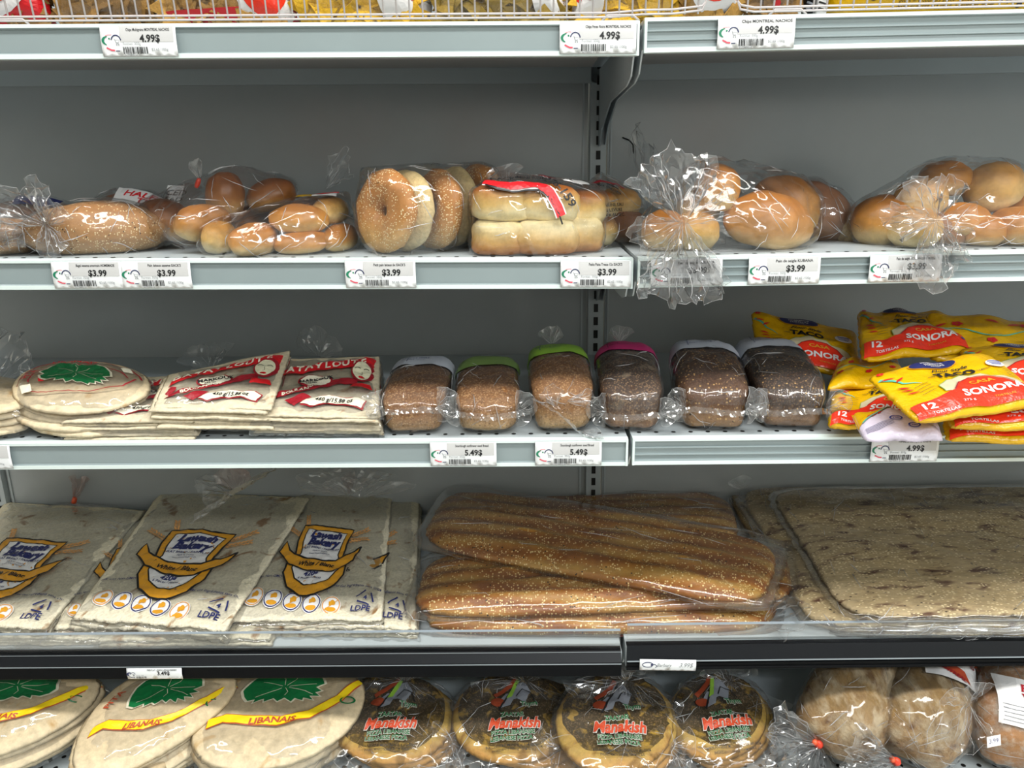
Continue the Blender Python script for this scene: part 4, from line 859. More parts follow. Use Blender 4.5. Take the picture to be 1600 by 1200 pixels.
# ------------------------------------------------------------------ yellow tortilla bags (shelf C, right)
def flower(cx, cy, r_): return [ell(cx+r_*.6*math.cos(t), cy+r_*.6*math.sin(t), r_*.45, r_*.45, 8) for t in [2*PI*i/5 for i in range(5)]]
def pepper(x, y, l, rot): return tf(poly(*([(l*(t-.5), l*.16*math.sin(PI*t)+.0*t) for t in [i/8 for i in range(9)]]+[(l*(t-.5), -l*.08*math.sin(PI*t)) for t in [1-i/8 for i in range(9)]])), lambda u, v: (x+u*math.cos(rot)-v*math.sin(rot), y+u*math.sin(rot)+v*math.cos(rot)))
def tortilla_bag(label, corners, seed, show='full', t=.016, mat='p_yellow', L='C', stackn=0, kind='front'):
    cs = [on(L, px, py, h) if len(c) == 3 else at(px, py, Y=c[3]) for c in corners for px, py, h in [c[:3]]]
    r = thing('tortilla_bag', label, 'tortilla bag', cs[0])
    P = Patch(*cs, t=t, n=12, amp=.004, freq=16, seed=seed, power=4, extra=lambda u, v: .0035*math.sin(u*7+seed)*abs(v))
    finish('bag', P.mesh(56, 56, jag=.02, seed=seed), mat, r)
    # clear glossy overwrap gives the bag its crinkle
    q = P; f1, f2, f3, f4 = (cv(q, .22, .22, k) for k in (.0014, .0021, .0028, .0035))
    if kind == 'side':
        decal(r, 'print', 'p_red', sum([flower(x, y, .010) for x, y in ((-.085, -.03), (-.06, .04), (.0, -.04), (.07, -.03), (.06, .05))], [])+[pepper(-.09, .03, .03, .6), pepper(.0, .05, .03, -.5), pepper(.04, .045, .03, .6)], f1)
        decal(r, 'print', 'p_teal', [line([(-.1+.02*i, .02*math.sin(i*.9)) for i in range(11)], .004)], f1); return r, q
    if kind == 'back':
        decal(r, 'print', 'p_blue', [line(arc(-.01, .0, .016, .016, 0, 2*PI, 18), .004), line(arc(.035, -.045, .015, .015, 0, 2*PI, 18), .005), text('100', .012, -.01, 0, .03), text('TRI', .011, .035, -.045, .04)], f1, .006)
        decal(r, 'print', 'p_navy', [line([(-.10, -.09+k*.008), (-.02, -.045+k*.008)], .002) for k in range(5)]+[line([(.06, -.02-k*.006), (.1, -.06-k*.006)], .0015) for k in range(3)], f1)
        decal(r, 'print', 'p_red', [pepper(-.06, .04, .045, 1.1), pepper(-.075, .03, .04, 1.0), pepper(-.045, .055, .04, 1.2)], f1)
        decal(r, 'print', 'p_yellow', [poly((-.11, -.02), (-.11, .11), (.0, .11), (-.05, .05))], f1)
        decal(r, 'print', 'p_teal', [line([(-.1, -.01), (-.06, .04), (-.01, .10)], .005)], f2); return r, q
    win = [(-.045, -.045)]+[(-.045+.016*i+.006*(i % 2), -.018+.028*math.sin(PI*min(1, i/7))+.008*(i % 2)) for i in range(8)]+[(.085, -.02), (.095, -.05)]
    if kind == 'front':
        decal(r, 'tortilla_window', 'p_windowbread', [poly(*win)], f1)
        decal(r, 'tortilla_window', 'p_limegreen', [line(win, .0012)], f2)
    arch = [(-.105, -.062), (-.06, -.058), (-.03, -.046), (-.012, -.018), (.012, -.004), (.04, -.006), (.062, -.024), (.075, -.046), (.105, -.05)]
    decal(r, 'red_band', 'p_tomato', [band(arch, [(-.105, -.106), (-.06, -.104), (-.03, -.1), (-.012, -.1), (.012, -.1), (.04, -.1), (.062, -.1), (.075, -.1), (.105, -.104)])], f3)
    decal(r, 'red_band', 'p_darkred', [line(arch[2:8], .0022)], f4)
    decal(r, 'print', 'p_white', [text('SONORA', .030, .030, -.058, .035, .1, sx=.85, rot=.05), text('12', .026, -.083, -.078, .03), text('TORTILLAS', .0085, -.062, -.097, .01, 0), text('372 g', .009, -.020, -.082, 0)], f4, .006)
    decal(r, 'print', 'p_orange', [text('CASA', .017, .024, -.026, .03, rot=.03), text('TORTILLAS', .007, .04, -.082, .01, 0)], f4, .006)
    decal(r, 'print', 'p_blue', [ell(.095, -.07, .005, .006, 8)], f4)
    decal(r, 'oval_logo', 'p_orange', [ell(-.012, .082, .042, .024)], f1); decal(r, 'oval_logo', 'p_navy', [ell(-.012, .082, .040, .022)], f2)
    decal(r, 'print', 'p_white', [text('HOMEMADE', .0095, -.012, .086, .01, sx=.8), text('TORTILLAS', .0095, -.012, .075, .02, sx=.8), text('MAISON', .005, -.012, .067, 0), ell(.078, .036, .018, .013)], f3, .006)
    decal(r, 'print', 'p_blue', [line([(.065, .042), (.09, .042)], .003), line([(.066, .036), (.09, .036)], .002), line([(.068, .031), (.088, .031)], .002)], f4)
    decal(r, 'print', 'p_black', [text('Flour Style', .016, .0, .046, .02, .5, sx=.9), text('TACO', .025, .002, .023, .05, 0), text('STYLE MAISON', .006, .048, .022, .01, .2, sx=.7), text('100% -', .006, -.038, .022, .02)]+[line([(-.075, .0-.011*k), (-.052, .006-.011*k)], .0012) for k in range(4)]+[line([(.084, .016-.008*k), (.104, .010-.008*k)], .0012) for k in range(4)], f2, .006)
    decal(r, 'print', 'p_red', [pepper(-.095, .06, .022, -.2), pepper(-.082, .044, .022, .7), pepper(-.088, .010, .022, -.4), pepper(-.086, -.002, .020, -.3), pepper(-.082, -.016, .020, -.2)]+flower(-.096, .09, .006), f2)
    decal(r, 'print', 'p_teal', [line([(-.105, .068), (-.09, .05), (-.082, .03), (-.068, .02), (-.06, .01)], lambda t: .006*(1-t)+.001)], f1)
    return r, q
tb = [
 ('yellow tortilla bag with blue oval seen edge on, far back beside the darkest loaf', [(1185, 570, .05), (1345, 592, .04), (1338, 520, .085), (1172, 486, .12)], 1, 'front'),
 ('yellow tortilla bag lying at the back right under the picture edge', [(1450, 565, .075), (1640, 575, .07), (1640, 508, .10), (1446, 490, .125)], 2, 'side'),
 ('yellow tortilla bag with red band in the back middle of the heap', [(1345, 566, .085), (1520, 552, .085), (1478, 494, .115), (1338, 488, .12)], 3, 'front'),
 ('yellow tortilla bag folded over at the middle right edge of the heap', [(1508, 606, .06), (1680, 622, .055), (1680, 540, .09), (1500, 545, .092)], 4, 'front'),
 ('yellow tortilla bag whose flowery end sticks out beside the darkest loaf', [(1290, 612, .05), (1420, 600, .055), (1400, 560, .065), (1310, 566, .07)], 5, 'side'),
 ('lowest orange and red tortilla bag at the bottom right edge', [(1478, 690, .012), (1720, 700, .012), (1700, 640, .03), (1470, 640, .03)], 6, 'front'),
 ('tortilla bag with red band and 12 just above the lowest one at the right edge', [(1486, 672, .032), (1722, 676, .032), (1700, 600, .055), (1462, 622, .05)], 7, 'front'),
 ('yellow tortilla bag in the lower left of the heap, leaning on the darkest loaf', [(1292, 672, .014), (1440, 664, .018), (1470, 600, .05), (1300, 606, .045)], 8, 'front'),
 ('white backed tortilla bag hanging over the rail above the 4.99$ tag', [(1350, 690, .018), (1475, 690, .022), (1460, 648, .034), (1330, 652, .03)], 9, 'back'),
 ('large yellow tortilla bag with red band lying tilted on top of the heap', [(1432, 664, .055), (1640, 634, .060), (1545, 552, .098), (1352, 590, .088)], 10, 'front')]
for lb, co_, sd, kd in tb: tortilla_bag(lb, co_, sd, mat='p_yellow' if kd != 'back' else 'p_lilac', kind=kd, t=.014)
# flower printed end flap and barcode strip of the top bag
# =================================================================== SHELF D (fourth)
def lav(label, corners, seed, n=3, gap=.005, art=True, tiepx=None, fold=False):
    r = thing('lavash_pack', label, 'flatbread', on('D', corners[0][0], corners[0][1]))
    P = P4('D', *corners, t=.0045, n=40, amp=.0026, freq=16, seed=seed, extra=lambda u, v: .0022*(1/(1+math.exp((u-.72+.05*v)*60)))+.0012*math.sin(v*5+u*9+seed)); stack(r, P, n, gap, 'lavash', seed, 'lavash', .005, 44)
    q, _ = envelope(r, P, 'film', 1.04, t=.0075, low=n*gap-.001, seed=seed, amp=.0022, res=70); creases(r, _, 26, seed, L=(.015, .07))
    f1, f2, f3 = (cv(q, .22, .30, k) for k in (.0014, .0021, .0028))
    if art:
        F_ = lambda o: (lambda g: (lambda x, y: g(x*.86-.004, y*.94-.020)))(cv(q, .22, .30, o))
        sh = [(-.046, .048), (.0, .050), (.052, .044), (.045, .014), (.042, -.015), (.050, -.032), (.050, -.052), (.036, -.076), (.012, -.090), (-.012, -.090), (-.036, -.076), (-.050, -.052), (-.050, -.032), (-.042, -.015), (-.048, .014)]
        decal(r, 'shield_print', 'p_black', [line([(x*1.08, y*1.065+.001) for x, y in sh], .0032, True)], F_(.0024))
        decal(r, 'shield_print', 'p_orange', [poly(*[(x*1.06, y*1.05+.001) for x, y in sh])], F_(.0018))
        inn = [(x*.84, y*.86+.001) for x, y in sh]
        decal(r, 'shield_print', 'p_black', [line(inn, .0022, True)], F_(.0026)); decal(r, 'shield_print', 'p_white', [poly(*inn)], F_(.0022))
        bt = [(-.072, .012), (-.060, -.006), (-.048, -.014), (-.02, -.024), (.01, -.028), (.034, -.026), (.05, -.012), (.062, -.006), (.078, .006)]
        bb = [(-.078, -.012), (-.066, -.022), (-.052, -.036), (-.02, -.047), (.01, -.052), (.034, -.05), (.052, -.034), (.066, -.024), (.078, .006)]
        decal(r, 'ribbon_print', 'p_black', [line(bt+bb[::-1], .003, True)], F_(.0036)); decal(r, 'ribbon_print', 'p_orange', [band(bt, bb)], F_(.0031))
        decal(r, 'print', 'p_navy', [text('Lawash', .0225, .002, .031, .06, .3, sx=.92), text('Bakery', .0225, .0, .013, .06, .3, sx=.95)], F_(.0034), .006)
        decal(r, 'print', 'p_navy', [text('FLAT BREAD / PAIN PLAT', .0062, .0, -.001, .02, .1), text('Made in Canada', .0044, .0, -.008, .0), text('www.lawashbakery.ca', .0044, 0, -.013, 0), text('420g', .0125, -.004, -.056, .04, .2), text('6 Pieces / Pièces', .0062, -.004, -.064, .01, .2)], F_(.0034), .006)
        decal(r, 'print', 'p_black', [text('White / Blanc', .012, .0, -.037, .03, .2, rot=-.05)], F_(.0044), .006)
        decal(r, 'print', 'p_navy', [text('Made with Non-GMO Ingredients', .0058, -.062, -.078, .01, .2), text('Fabriqué avec des ingrédients sans OGM', .0058, .055, -.090, .01, .2), text('LDPE', .012, .074, -.127, .02, .1)]+[line([(.080+.013*math.cos(a), -.110+.012*math.sin(a)), (.080+.013*math.cos(a+1.5), -.110+.012*math.sin(a+1.5))], .0022) for a in (PI/2, PI/2+2*PI/3, PI/2+4*PI/3)]+[text('4', .010, .080, -.111, .03)], f1, .008)
        wh = []
        for sx_, x0, y0, dx, dy in ((-1, -.052, .030, -.9, .55), (-1, -.040, .044, -.3, .9), (1, .052, .022, .95, .30), (1, .056, .036, .8, .6)):
            for k in range(7):
                for s2 in (-1, 1): a_ = math.atan2(dy, dx)+s2*.5; wh.append(ell(x0+dx*.006*k+s2*dy*-.0025, y0+dy*.006*k+s2*dx*.0025, .0042, .0016, 8, rot=a_))
        decal(r, 'wheat_print', 'p_wheat', wh, F_(.0014))
        for i in range(5):
            cx = -.078+.028*i; cy = -.112-.003*i; decal(r, 'badge_print', 'p_white', [ell(cx, cy, .0135, .0135, 22)], f1)
            decal(r, 'badge_print', 'p_navy' if i not in (0, 4) else 'p_wheat', [line(arc(cx, cy, .0118, .0118, 0, 2*PI, 22), .0014)], f2)
            decal(r, 'badge_print', 'p_orange', [ell(cx, cy-.0065, .0075, .003, 12), poly((cx-.003, cy-.001), (cx+.004, cy+.001), (cx+.003, cy+.007), (cx-.004, cy+.005)), ell(cx+.002, cy+.004, .003, .0045, 10, rot=.6)]+([line([(cx-.008, cy-.008), (cx+.008, cy+.008)], .001)] if i in (2, 4) else []), f2, .008)
    if tiepx:
        px, py, z_ = tiepx; c_ = at(px, py, z=zdeck('D', -.6)+z_)
        tie(r, c_, (.3, .2, 1), 'tie_orange', .0045, .014)
        crumple(r, c_, (.3, .15, 1), (0, -1, .3), .055, .035, seed+3, 'filmr', a0=-.55, a1=.55, na=14, nr=7)
        crumple(r, c_+V((0, -.005, -.004)), (.0, -.75, -.45), (0, -.5, 1), .035, .12, seed+4, 'filmc', a0=-1.2, a1=1.2, na=18, nr=6, amp=.15)
    return r, q
M['filmr'] = film('orange_tinted_film', .45, .3, rough=.2, scale=70, bump=.8, refl=1.4, hazecol=(.9, .45, .33))
lav('lavash pack under the leftmost printed pack, only folded front edges showing', [(-120, 1000, .010), (215, 1000, .010), (280, 830, .014), (-40, 830, .014)], 201, 3, .004, art=False)
lav('lavash pack half covered between the leftmost and the middle printed pack', [(85, 985, .020), (250, 985, .020), (330, 800, .024), (165, 810, .024)], 203, 3, .004, art=True)
r, q = lav('leftmost printed lavash pack, cut by the picture edge, with an orange tie behind', [(-165, 975, .026), (72, 985, .026), (228, 797, .034), (10, 785, .034)], 205, 3, .005, tiepx=(116, 782, .045))
lav('lavash pack under the middle printed pack, only front folds showing', [(150, 1003, .010), (420, 1000, .010), (500, 850, .012), (240, 850, .012)], 207, 3, .004, art=False)
lav('lavash pack showing only its plain right edge, beside the seeded long breads', [(400, 982, .012), (650, 984, .014), (656, 778, .022), (470, 770, .022)], 209, 4, .004, art=True)
r, q = lav('rightmost printed lavash pack with full shield, under crumpled clear film at its back', [(350, 972, .024), (598, 972, .024), (612, 776, .034), (468, 758, .038)], 211, 3, .005)
c_ = at(545, 772, Y=-.10)
crumple(r, c_, (-.1, .1, 1), (0, -1, .3), .060, .12, 212, 'filmc', a0=-1.1, a1=1.1, na=22, nr=8); crumple(r, c_, (0, .2, 1), (0, -1, .3), .045, .03, 213, 'filmr', a0=-.6, a1=.6, na=10, nr=5)
crumple(r, at(560, 778, Y=-.11), (0, .3, 1), (0, -1, .4), .035, .12, 214, 'filmc', a0=-1.1, a1=1.1, na=22, nr=6)
r, q = lav('middle printed lavash pack on top of its neighbours, corner at the clear riser', [(112, 968, .034), (352, 988, .034), (486, 778, .046), (252, 768, .046)], 215, 3, .005)
c_ = at(372, 768, Y=-.11)
crumple(r, c_, (-.15, .1, 1), (0, -1, .3), .05, .05, 216, 'filmr', a0=-.9, a1=.9, na=14, nr=6); crumple(r, c_, (.2, -.4, .25), (0, -.6, 1), .060, .12, 217, 'filmc', a0=-1.3, a1=1.3, na=24, nr=8, amp=.18)
crumple(r, c_, (-1, -.1, .1), (0, -.6, 1), .08, .05, 218, 'filmc', a0=-.8, a1=.8, na=14, nr=6, amp=.18)
# barbari: long ridged seeded breads
def barbari_mat():
    t = NT('ridged_seeded_crust'); p = t.n('ShaderNodeBsdfPrincipled'); g = t.n('ShaderNodeTexCoord'); co = t.coord(); sep = t.n('ShaderNodeSeparateXYZ'); t.l(g, 'UV', sep, 0)
    nz = t.noise(co, 14, 5, .6); nf = t.noise(co, 90, 4, .6)
    ph = t.math('ADD', (t.math('MULTIPLY', (sep, 1), RIDGES*PI), 0), (t.math('MULTIPLY', (nz, 0), 1.1), 0)); cs = t.math('COSINE', (ph, 0), 0)
    h = t.math('ADD', (t.math('MULTIPLY', (cs, 0), .28), 0), (t.math('MULTIPLY', (nz, 0), 1.0), 0))
    r = t.ramp(h, 0, [(.15, hexc('bc9048')), (.45, hexc('b07630')), (.8, hexc('8a501a'))])
    m = t.ramp(nf, 0, [(.3, .75), (.7, 1.1)]); mm = t.n('ShaderNodeMix', data_type='RGBA', blend_type='MULTIPLY'); mm.inputs[0].default_value = .8; t.l(r, 0, mm, 6); t.l(m, 0, mm, 7); cur = (mm, 2)
    v = t.n('ShaderNodeTexVoronoi'); v.inputs['Scale'].default_value = 290; t.l(co, 0, v, 'Vector'); sp = t.n('ShaderNodeSeparateColor'); t.l(v, 'Color', sp, 0)
    big = t.noise(co, 11, 3, .6); thr = t.math('MULTIPLY', (t.ramp(big, 0, [(.35, .3), (.6, 1.)]), 0), .48)
    near = t.math('LESS_THAN', (v, 'Distance'), .40); k = t.math('MULTIPLY', (t.math('LESS_THAN', (sp, 0), (thr, 0)), 0), (near, 0)); cur = t.mix(k, 0, cur, hexc('e8cf94'))
    ng = t.math('MULTIPLY', (t.math('LESS_THAN', (sp, 1), .03), 0), (near, 0)); cur = t.mix(ng, 0, cur, hexc('22160e'))
    t.l(cur[0], cur[1], p, 'Base Color'); p.inputs['Roughness'].default_value = .42
    b = t.n('ShaderNodeBump'); b.inputs['Strength'].default_value = .5; b.inputs['Distance'].default_value = .003; t.l(t.math('ADD', (nf, 0), (k, 0)), 0, b, 'Height'); t.l(b, 0, p, 'Normal'); t.l(p, 0, t.out, 0); return t.m
RIDGES = 5.6
M['barbari'] = barbari_mat()
def barbari(label, corners, seed, film_=True):
    r = thing('seeded_long_bread', label, 'long bread', on('D', corners[0][0], corners[0][1]))
    rg = lambda u, v: .0034*math.cos(v*RIDGES*PI)*(1-abs(u)**6)*(1-v**8)+.004*fn((u*3, v, seed), 1, seed)
    P = P4('D', *corners, t=.024, n=4.5, amp=.002, freq=10, seed=seed, power=5, extra=rg)
    P2 = raised(P, 0); bm = P.mesh(90, 60, jag=.015, seed=seed)
    uvl = bm.loops.layers.uv.new('UV')
    ex, ey = (P.c[1]-P.c[0]+P.c[2]-P.c[3])/2, (P.c[3]-P.c[0]+P.c[2]-P.c[1])/2; ctr = sum(P.c, V())/4
    for f in bm.faces:
        for l in f.loops: d = l.vert.co-ctr; l[uvl].uv = (d.dot(ex)/ex.dot(ex)*2, d.dot(ey)/ey.dot(ey)*2)
    finish('bread', bm, 'barbari', r)
    q = Patch(*[c+(c-ctr)*.05-P.nrm*.001 for c in P.c], .031, 9, .0022, 22, seed+5, 5)
    fo = finish('plastic_sleeve', q.mesh(70, 50, jag=.02, seed=seed), 'filmt', r); creases(r, fo, 34, seed, toward=ctr+ex*3, L=(.03, .13)); return r, q
barbari('ridged long seeded bread at the back, partly under the diagonal one', [(760, 850, .012), (1160, 850, .012), (1140, 775, .014), (740, 788, .012)], 221)
barbari('lowest ridged long seeded bread whose front edge runs along the clear riser', [(655, 993, .002), (1205, 990, .002), (1225, 900, .002), (690, 905, .002)], 223)
barbari('second lowest ridged long seeded bread, thickly seeded at its left end', [(640, 970, .026), (1240, 950, .026), (1236, 850, .026), (668, 868, .026)], 225)
barbari('diagonal ridged long seeded bread on top of the others', [(648, 856, .054), (1190, 958, .052), (1222, 850, .050), (704, 762, .050)], 227)
# large flatbreads on the right
def sangak(label, corners, seed, t=.010, fold=False):
    r = thing('spotted_flatbread', label, 'flatbread', on('D', corners[0][0], corners[0][1]))
    P = P4('D', *corners, t=t, n=9, amp=.003, freq=12, seed=seed, extra=lambda u, v: .003*math.sin(v*9+u*2+seed)*.5); finish('bread', P.mesh(80, 60, jag=.02, seed=seed), 'sangak', r)
    q, fo = envelope(r, P, 'filmt', 1.05, t=t+.003, low=.002, seed=seed, amp=.003, freq=20, res=80); creases(r, fo, 60, seed, toward=q.c[0]-q.c[1]*0+V((0, -.3, 0)), L=(.02, .10)); return r, q
sangak('brown spotted flatbread strip farthest left, behind the seeded breads', [(1200, 885, .012), (1245, 880, .012), (1195, 776, .018), (1135, 776, .018)], 231, .014)
sangak('lowest spotted flatbread, just its front edge showing over the riser at right', [(1300, 990, .004), (1760, 1000, .004), (1720, 850, .004), (1262, 860, .004)], 233)
sangak('folded spotted flatbread sticking out left of the large top one', [(1262, 978, .020), (1700, 985, .020), (1660, 765, .030), (1150, 762, .034)], 235, .016)
r, q = sangak('large brown spotted seeded flatbread on top at the right edge', [(1322, 966, .040), (1760, 975, .040), (1740, 762, .052), (1198, 765, .052)], 237, .012)
crumple(r, at(1160, 764, Y=-.08), (-.3, .2, 1), (0, -1, .3), .03, .03, 238, 'film', na=10, nr=4)
crumple(r, at(1195, 972, z=zdeck('D', .4)+.012), (.3, -.2, .3), (0, -.6, 1), .07, .05, 239, 'filmt', a0=-1.2, a1=1.2, na=16, nr=6)
# =================================================================== SHELF E (base)
def onE(px, py, h): return at(px, py, z=.39+h)
def pitaE(label, corners, seed, n=5, gap=.009, art=True, n_=2.2):
    cs = [onE(*c) for c in corners]; r = thing('bagged_pita', label, 'flatbread', V((cs[0].x, cs[0].y, .39)))
    P = Patch(*cs, t=.010, n=n_, amp=.003, freq=6, seed=seed); stack(r, P, n, gap, 'pita', seed, sh=.010, res=40)
    q, fo = envelope(r, P, 'film', 1.06, t=.012, low=n*gap, seed=seed, amp=.004, freq=24, res=70)
    if art:
        leafart(r, q, -.005, .050, .056, .048, .1, seed)
        tp = [(-.092, -.022), (-.07, -.012), (-.03, -.018), (.01, -.020), (.045, -.006), (.075, .030), (.092, .075)]; bt = [(-.09, -.040), (-.07, -.028), (-.03, -.034), (.01, -.038), (.052, -.022), (.085, .018), (.100, .072)]
        decal(r, 'ribbon_print', 'p_brickred', [line(tp+bt[::-1], .0035, True)], cv(q, .25, .25, .002), .008); decal(r, 'ribbon_print', 'p_yellow2', [band(tp, bt)], cv(q, .25, .25, .0026), .008)
        decal(r, 'print', 'p_brickred', [text('LIBANAIS', .016, .000, -.028, .03, rot=.05), text('PITA', .018, -.085, .03, .02, rot=1.2)], cv(q, .25, .25, .0034), .006)
        decal(r, 'print', 'p_green', [line(arc(.093, .02, .010, .008, 0, 2*PI, 14), .0028)], cv(q, .25, .25, .0026), .006)
    return r, q
pitaE('bottom shelf pita bag cut by the left picture edge, green leaf upper left', [(-190, 1215, .06), (60, 1180, .05), (205, 1045, .10), (-60, 1035, .11)], 241)
pitaE('bottom shelf pita bag in the middle of the three, leaning steeply', [(70, 1235, .065), (255, 1200, .05), (418, 1040, .115), (190, 1035, .12)], 245, n=6)
pitaE('bottom shelf pita bag at the right of the three, next to the herb breads', [(262, 1212, .05), (520, 1200, .035), (602, 1040, .085), (345, 1035, .10)], 249, n=4)
r = thing('bagged_pita', 'corner of a pita bag with yellow print at the bottom left edge', 'flatbread', onE(150, 1230, 0))
cs = [onE(60, 1260, .03), onE(230, 1260, .03), onE(280, 1160, .045), onE(140, 1170, .045)]; P = Patch(*cs, t=.010, n=3, amp=.003, seed=5); finish('flatbread', P.mesh(30, 30), 'pita', r); q, fo = envelope(r, P, 'film', 1.05, low=.02)
decal(r, 'print', 'p_yellow2', [rect(-.10, .02, -.06, .06)], cv(q, .25, .25))
# herb topped breads
def manak(label, cx, cy, rx, seed, second=None, artrot=0, zz=.028, back=1055, front=1198):
    cs = [onE(cx-rx*1.08, front, zz), onE(cx+rx*1.08, front-4, zz-.004), onE(cx+rx*.98, back, zz+.030), onE(cx-rx*.98, back, zz+.034)]
    r = thing('herb_flatbread_pack', label, 'flatbread', V((cs[0].x, cs[0].y, .39)))
    P = Patch(*cs, t=.012, n=2.05, amp=.003, freq=8, seed=seed); pk = []; tops = []
    for i in range(3):
        q0 = raised(P, -.011*i, shift=((.008*i if not second else second*i), .004*i, 0), seed=seed+i); pk.append(finish('flatbread', q0.mesh(40, 40, jag=.02, seed=seed+i), 'manakish', r))
        if i < 2:
            tp = Patch(*[c+(sum(q0.c, V())/4-c)*.08+(q0.c[3]-q0.c[0])*.03+q0.nrm*.0052 for c in q0.c], .0088, 2.05, .0015, 12, seed+9+i); tops.append(finish('herb_topping', tp.mesh(40, 40, jag=.05, seed=seed), 'zaatar', r))
    top_ = at(cx+18, 1056, Y=cs[3].y*.5+cs[2].y*.5)
    fo = hull_film(r, pk+tops, 'film', pad=.006, seed=seed, amp=.005, freq=24, zmin=.39, ncrease=50, extra=[cs[0]+V((-.004, -.01, -.006)), cs[1]+V((.008, -.01, -.006))], maxe=.009); bv = bvh_of(fo)
    ctr = sum(cs, V())/4; ex, ey = (cs[1]-cs[0]), (cs[3]-cs[0]); ex = ex+ey*artrot
    W1 = lambda o: wrapmap(bv, ctr, ex, ey, o); W0 = lambda o: (lambda g: (lambda u, v: g(u*.70, v*.82-.010)))(W1(o))
    k = 1.0
    decal(r, 'print', 'p_grey', [poly((-.01, .03), (.005, .075), (.03, .08), (.045, .055), (.03, .028), (.012, .035)), poly((-.028, .014), (-.004, .02), (.01, .045), (-.012, .05), (-.03, .032))], W0(.001), .007)
    decal(r, 'print', 'p_black', [line([(-.03, .01), (-.01, .04), (.012, .07), (.02, .088)], .004), line([(.01, .04), (.025, .06), (.044, .05), (.052, .03)], .0025)], W0(.0018), .006)
    decal(r, 'print', 'p_brown', [line([(-.04, .044), (-.02, .056), (.0, .072), (.012, .088)], .010), ell(-.032, .028, .016, .010)], W0(.0014), .006)
    if seed % 2: decal(r, 'print', 'p_limegreen', [poly((-.012, .036), (.0, .040), (.02, .082), (.012, .084))], W0(.002), .006)
    nm = 'Manakish'; decal(r, 'print', 'p_rim', [text(nm, .0315, .002, -.022+.0, .075, .3, sx=.98), text('ZAATAR', .0135, .0, -.003, .07), text('Thym', .0165, .038, .022, .07), text('PIZZA LIBANAISE', .0125, .0, -.041, .07), text('LEBANESE PIZZA', .0125, -.004, -.053, .07)], W0(.0016), .006)
    decal(r, 'print', 'p_orange2', [text(nm, .0315, .002, -.022, .035, .3, sx=.98)], W0(.0024), .006)
    decal(r, 'print', 'p_green', [text('ZAATAR', .0135, .0, -.003, .02), text('Thym', .0165, .038, .022, .02), text('PIZZA LIBANAISE', .0125, .0, -.041, .015), text('LEBANESE PIZZA', .0125, -.004, -.053, .015)], W0(.0024), .006)
    decal(r, 'print', 'p_black', [text('BOULANGERIE MONTREAL 514 685-0204', .0068, .0, -.068, .01), text('INGREDIENTS FARINE THYM HUILE', .006, .0, -.076, .01)], W0(.0024), .006)
    c_ = at(cx+20, 1064, Y=ctr.y+.05)
    crumple(r, c_, (-.2, -.8, -.5), (0, -.4, 1), .055, .10, seed+20, 'film', a0=-1.2, a1=1.2, na=20, nr=6, amp=.12)
    crumple(r, c_, (0, .1, 1), (0, -1, 0), .035, .06, seed+21, 'film', a0=-1.2, a1=1.2, na=12, nr=5)
    for s_ in (-1, 1): crumple(r, ctr+ex*.46*s_-ey*.25, (s_, -.4, .1), (0, -.6, 1), .045, .05, seed+22+s_, 'film', a0=-1, a1=1, na=12, nr=5, amp=.15, name='bag_fold', zmin=.39)
    return r
manak('first herb topped flatbread pack beside the right pita bag', 612, 1130, 94, 251)
manak('second herb topped flatbread pack with another bread showing at its right', 800, 1128, 92, 253, second=.030)
manak('rightmost herb topped flatbread pack, next to the empty gap before the loaves', 1120, 1128, 76, 257, artrot=.1, front=1192)
manak('third herb topped flatbread pack, leaning over the second one', 960, 1140, 90, 258, artrot=0, zz=.045, front=1212)
# rustic loaves
def rustic(label, fx, fy, bx, R_, Lr, m, seed, tiepx=None, lab=None):
    seed += 40
    f = onE(fx, fy, R_); f.y = max(f.y, -.56); b = onE(bx, 1000, R_*.9); d = (b-f); d.z = 0; ang = math.atan2(-d.x, d.y)
    r = thing('rustic_loaf', label, 'bread loaf', V((f.x, f.y, .39))); Mx = Matrix.Translation(f) @ Matrix.Rotation(ang, 4, 'Z') @ Matrix.Translation((0, Lr/2, 0)); R3 = Mx.to_3x3()
    lo = finish('loaf', blob(R_*.92, Lr/2, R_*.97, .95, .62, 48, 30, amp=.05, freq=1.8, seed=seed, flat=.8, Mx=Mx, fine=.02), m, r)
    zb = .3905; dz = min(v.co.z for v in lo.data.vertices); dz = zb-.39-dz
    for v in lo.data.vertices: v.co.z += dz
    fo = hull_film(r, [lo], 'film', pad=.004, seed=seed, amp=.004, zmin=zb, ncrease=60, toward=Mx @ V((0, -Lr/2, 0)))
    if tiepx:
        bv_ = bvh_of(fo); dr = (at(*tiepx, Y=f.y)-CAM).normalized(); h_ = bv_.ray_cast(CAM, dr, 5); c_ = (h_[0]-dr*.003) if h_[0] is not None else at(*tiepx, Y=f.y-.012); tie(r, c_, (-.4, -1, 0), 'tie_red', .006, .008); tie(r, c_+V((-.006, 0, .004)), (-.4, -1, .5), 'tie_orange', .004, .01)
        for k, (dd, L_, W_, a_) in enumerate((((-1, -.25, .25), .085, .07, .8), ((-.75, -.3, -.75), .085, .07, .9), ((-.1, -.3, -1), .06, .045, .8))): crumple(r, c_, dd, (.1, -1, .5), L_, W_, seed+5+k, 'filmc', a0=-a_, a1=a_, na=20, nr=8, amp=.18, zmin=.39)
    return r, fo, Mx
rustic('floury brown rustic loaf with red tie, leftmost of the bottom loaves', 1294, 1146, 1388, .074, .27, 'rustic', 261, (1279, 1163))
r, fo, Mx = rustic('floury rustic loaf with red and white label on top, middle of the bottom loaves', 1428, 1156, 1470, .074, .27, 'rustic', 263, (1400, 1190))
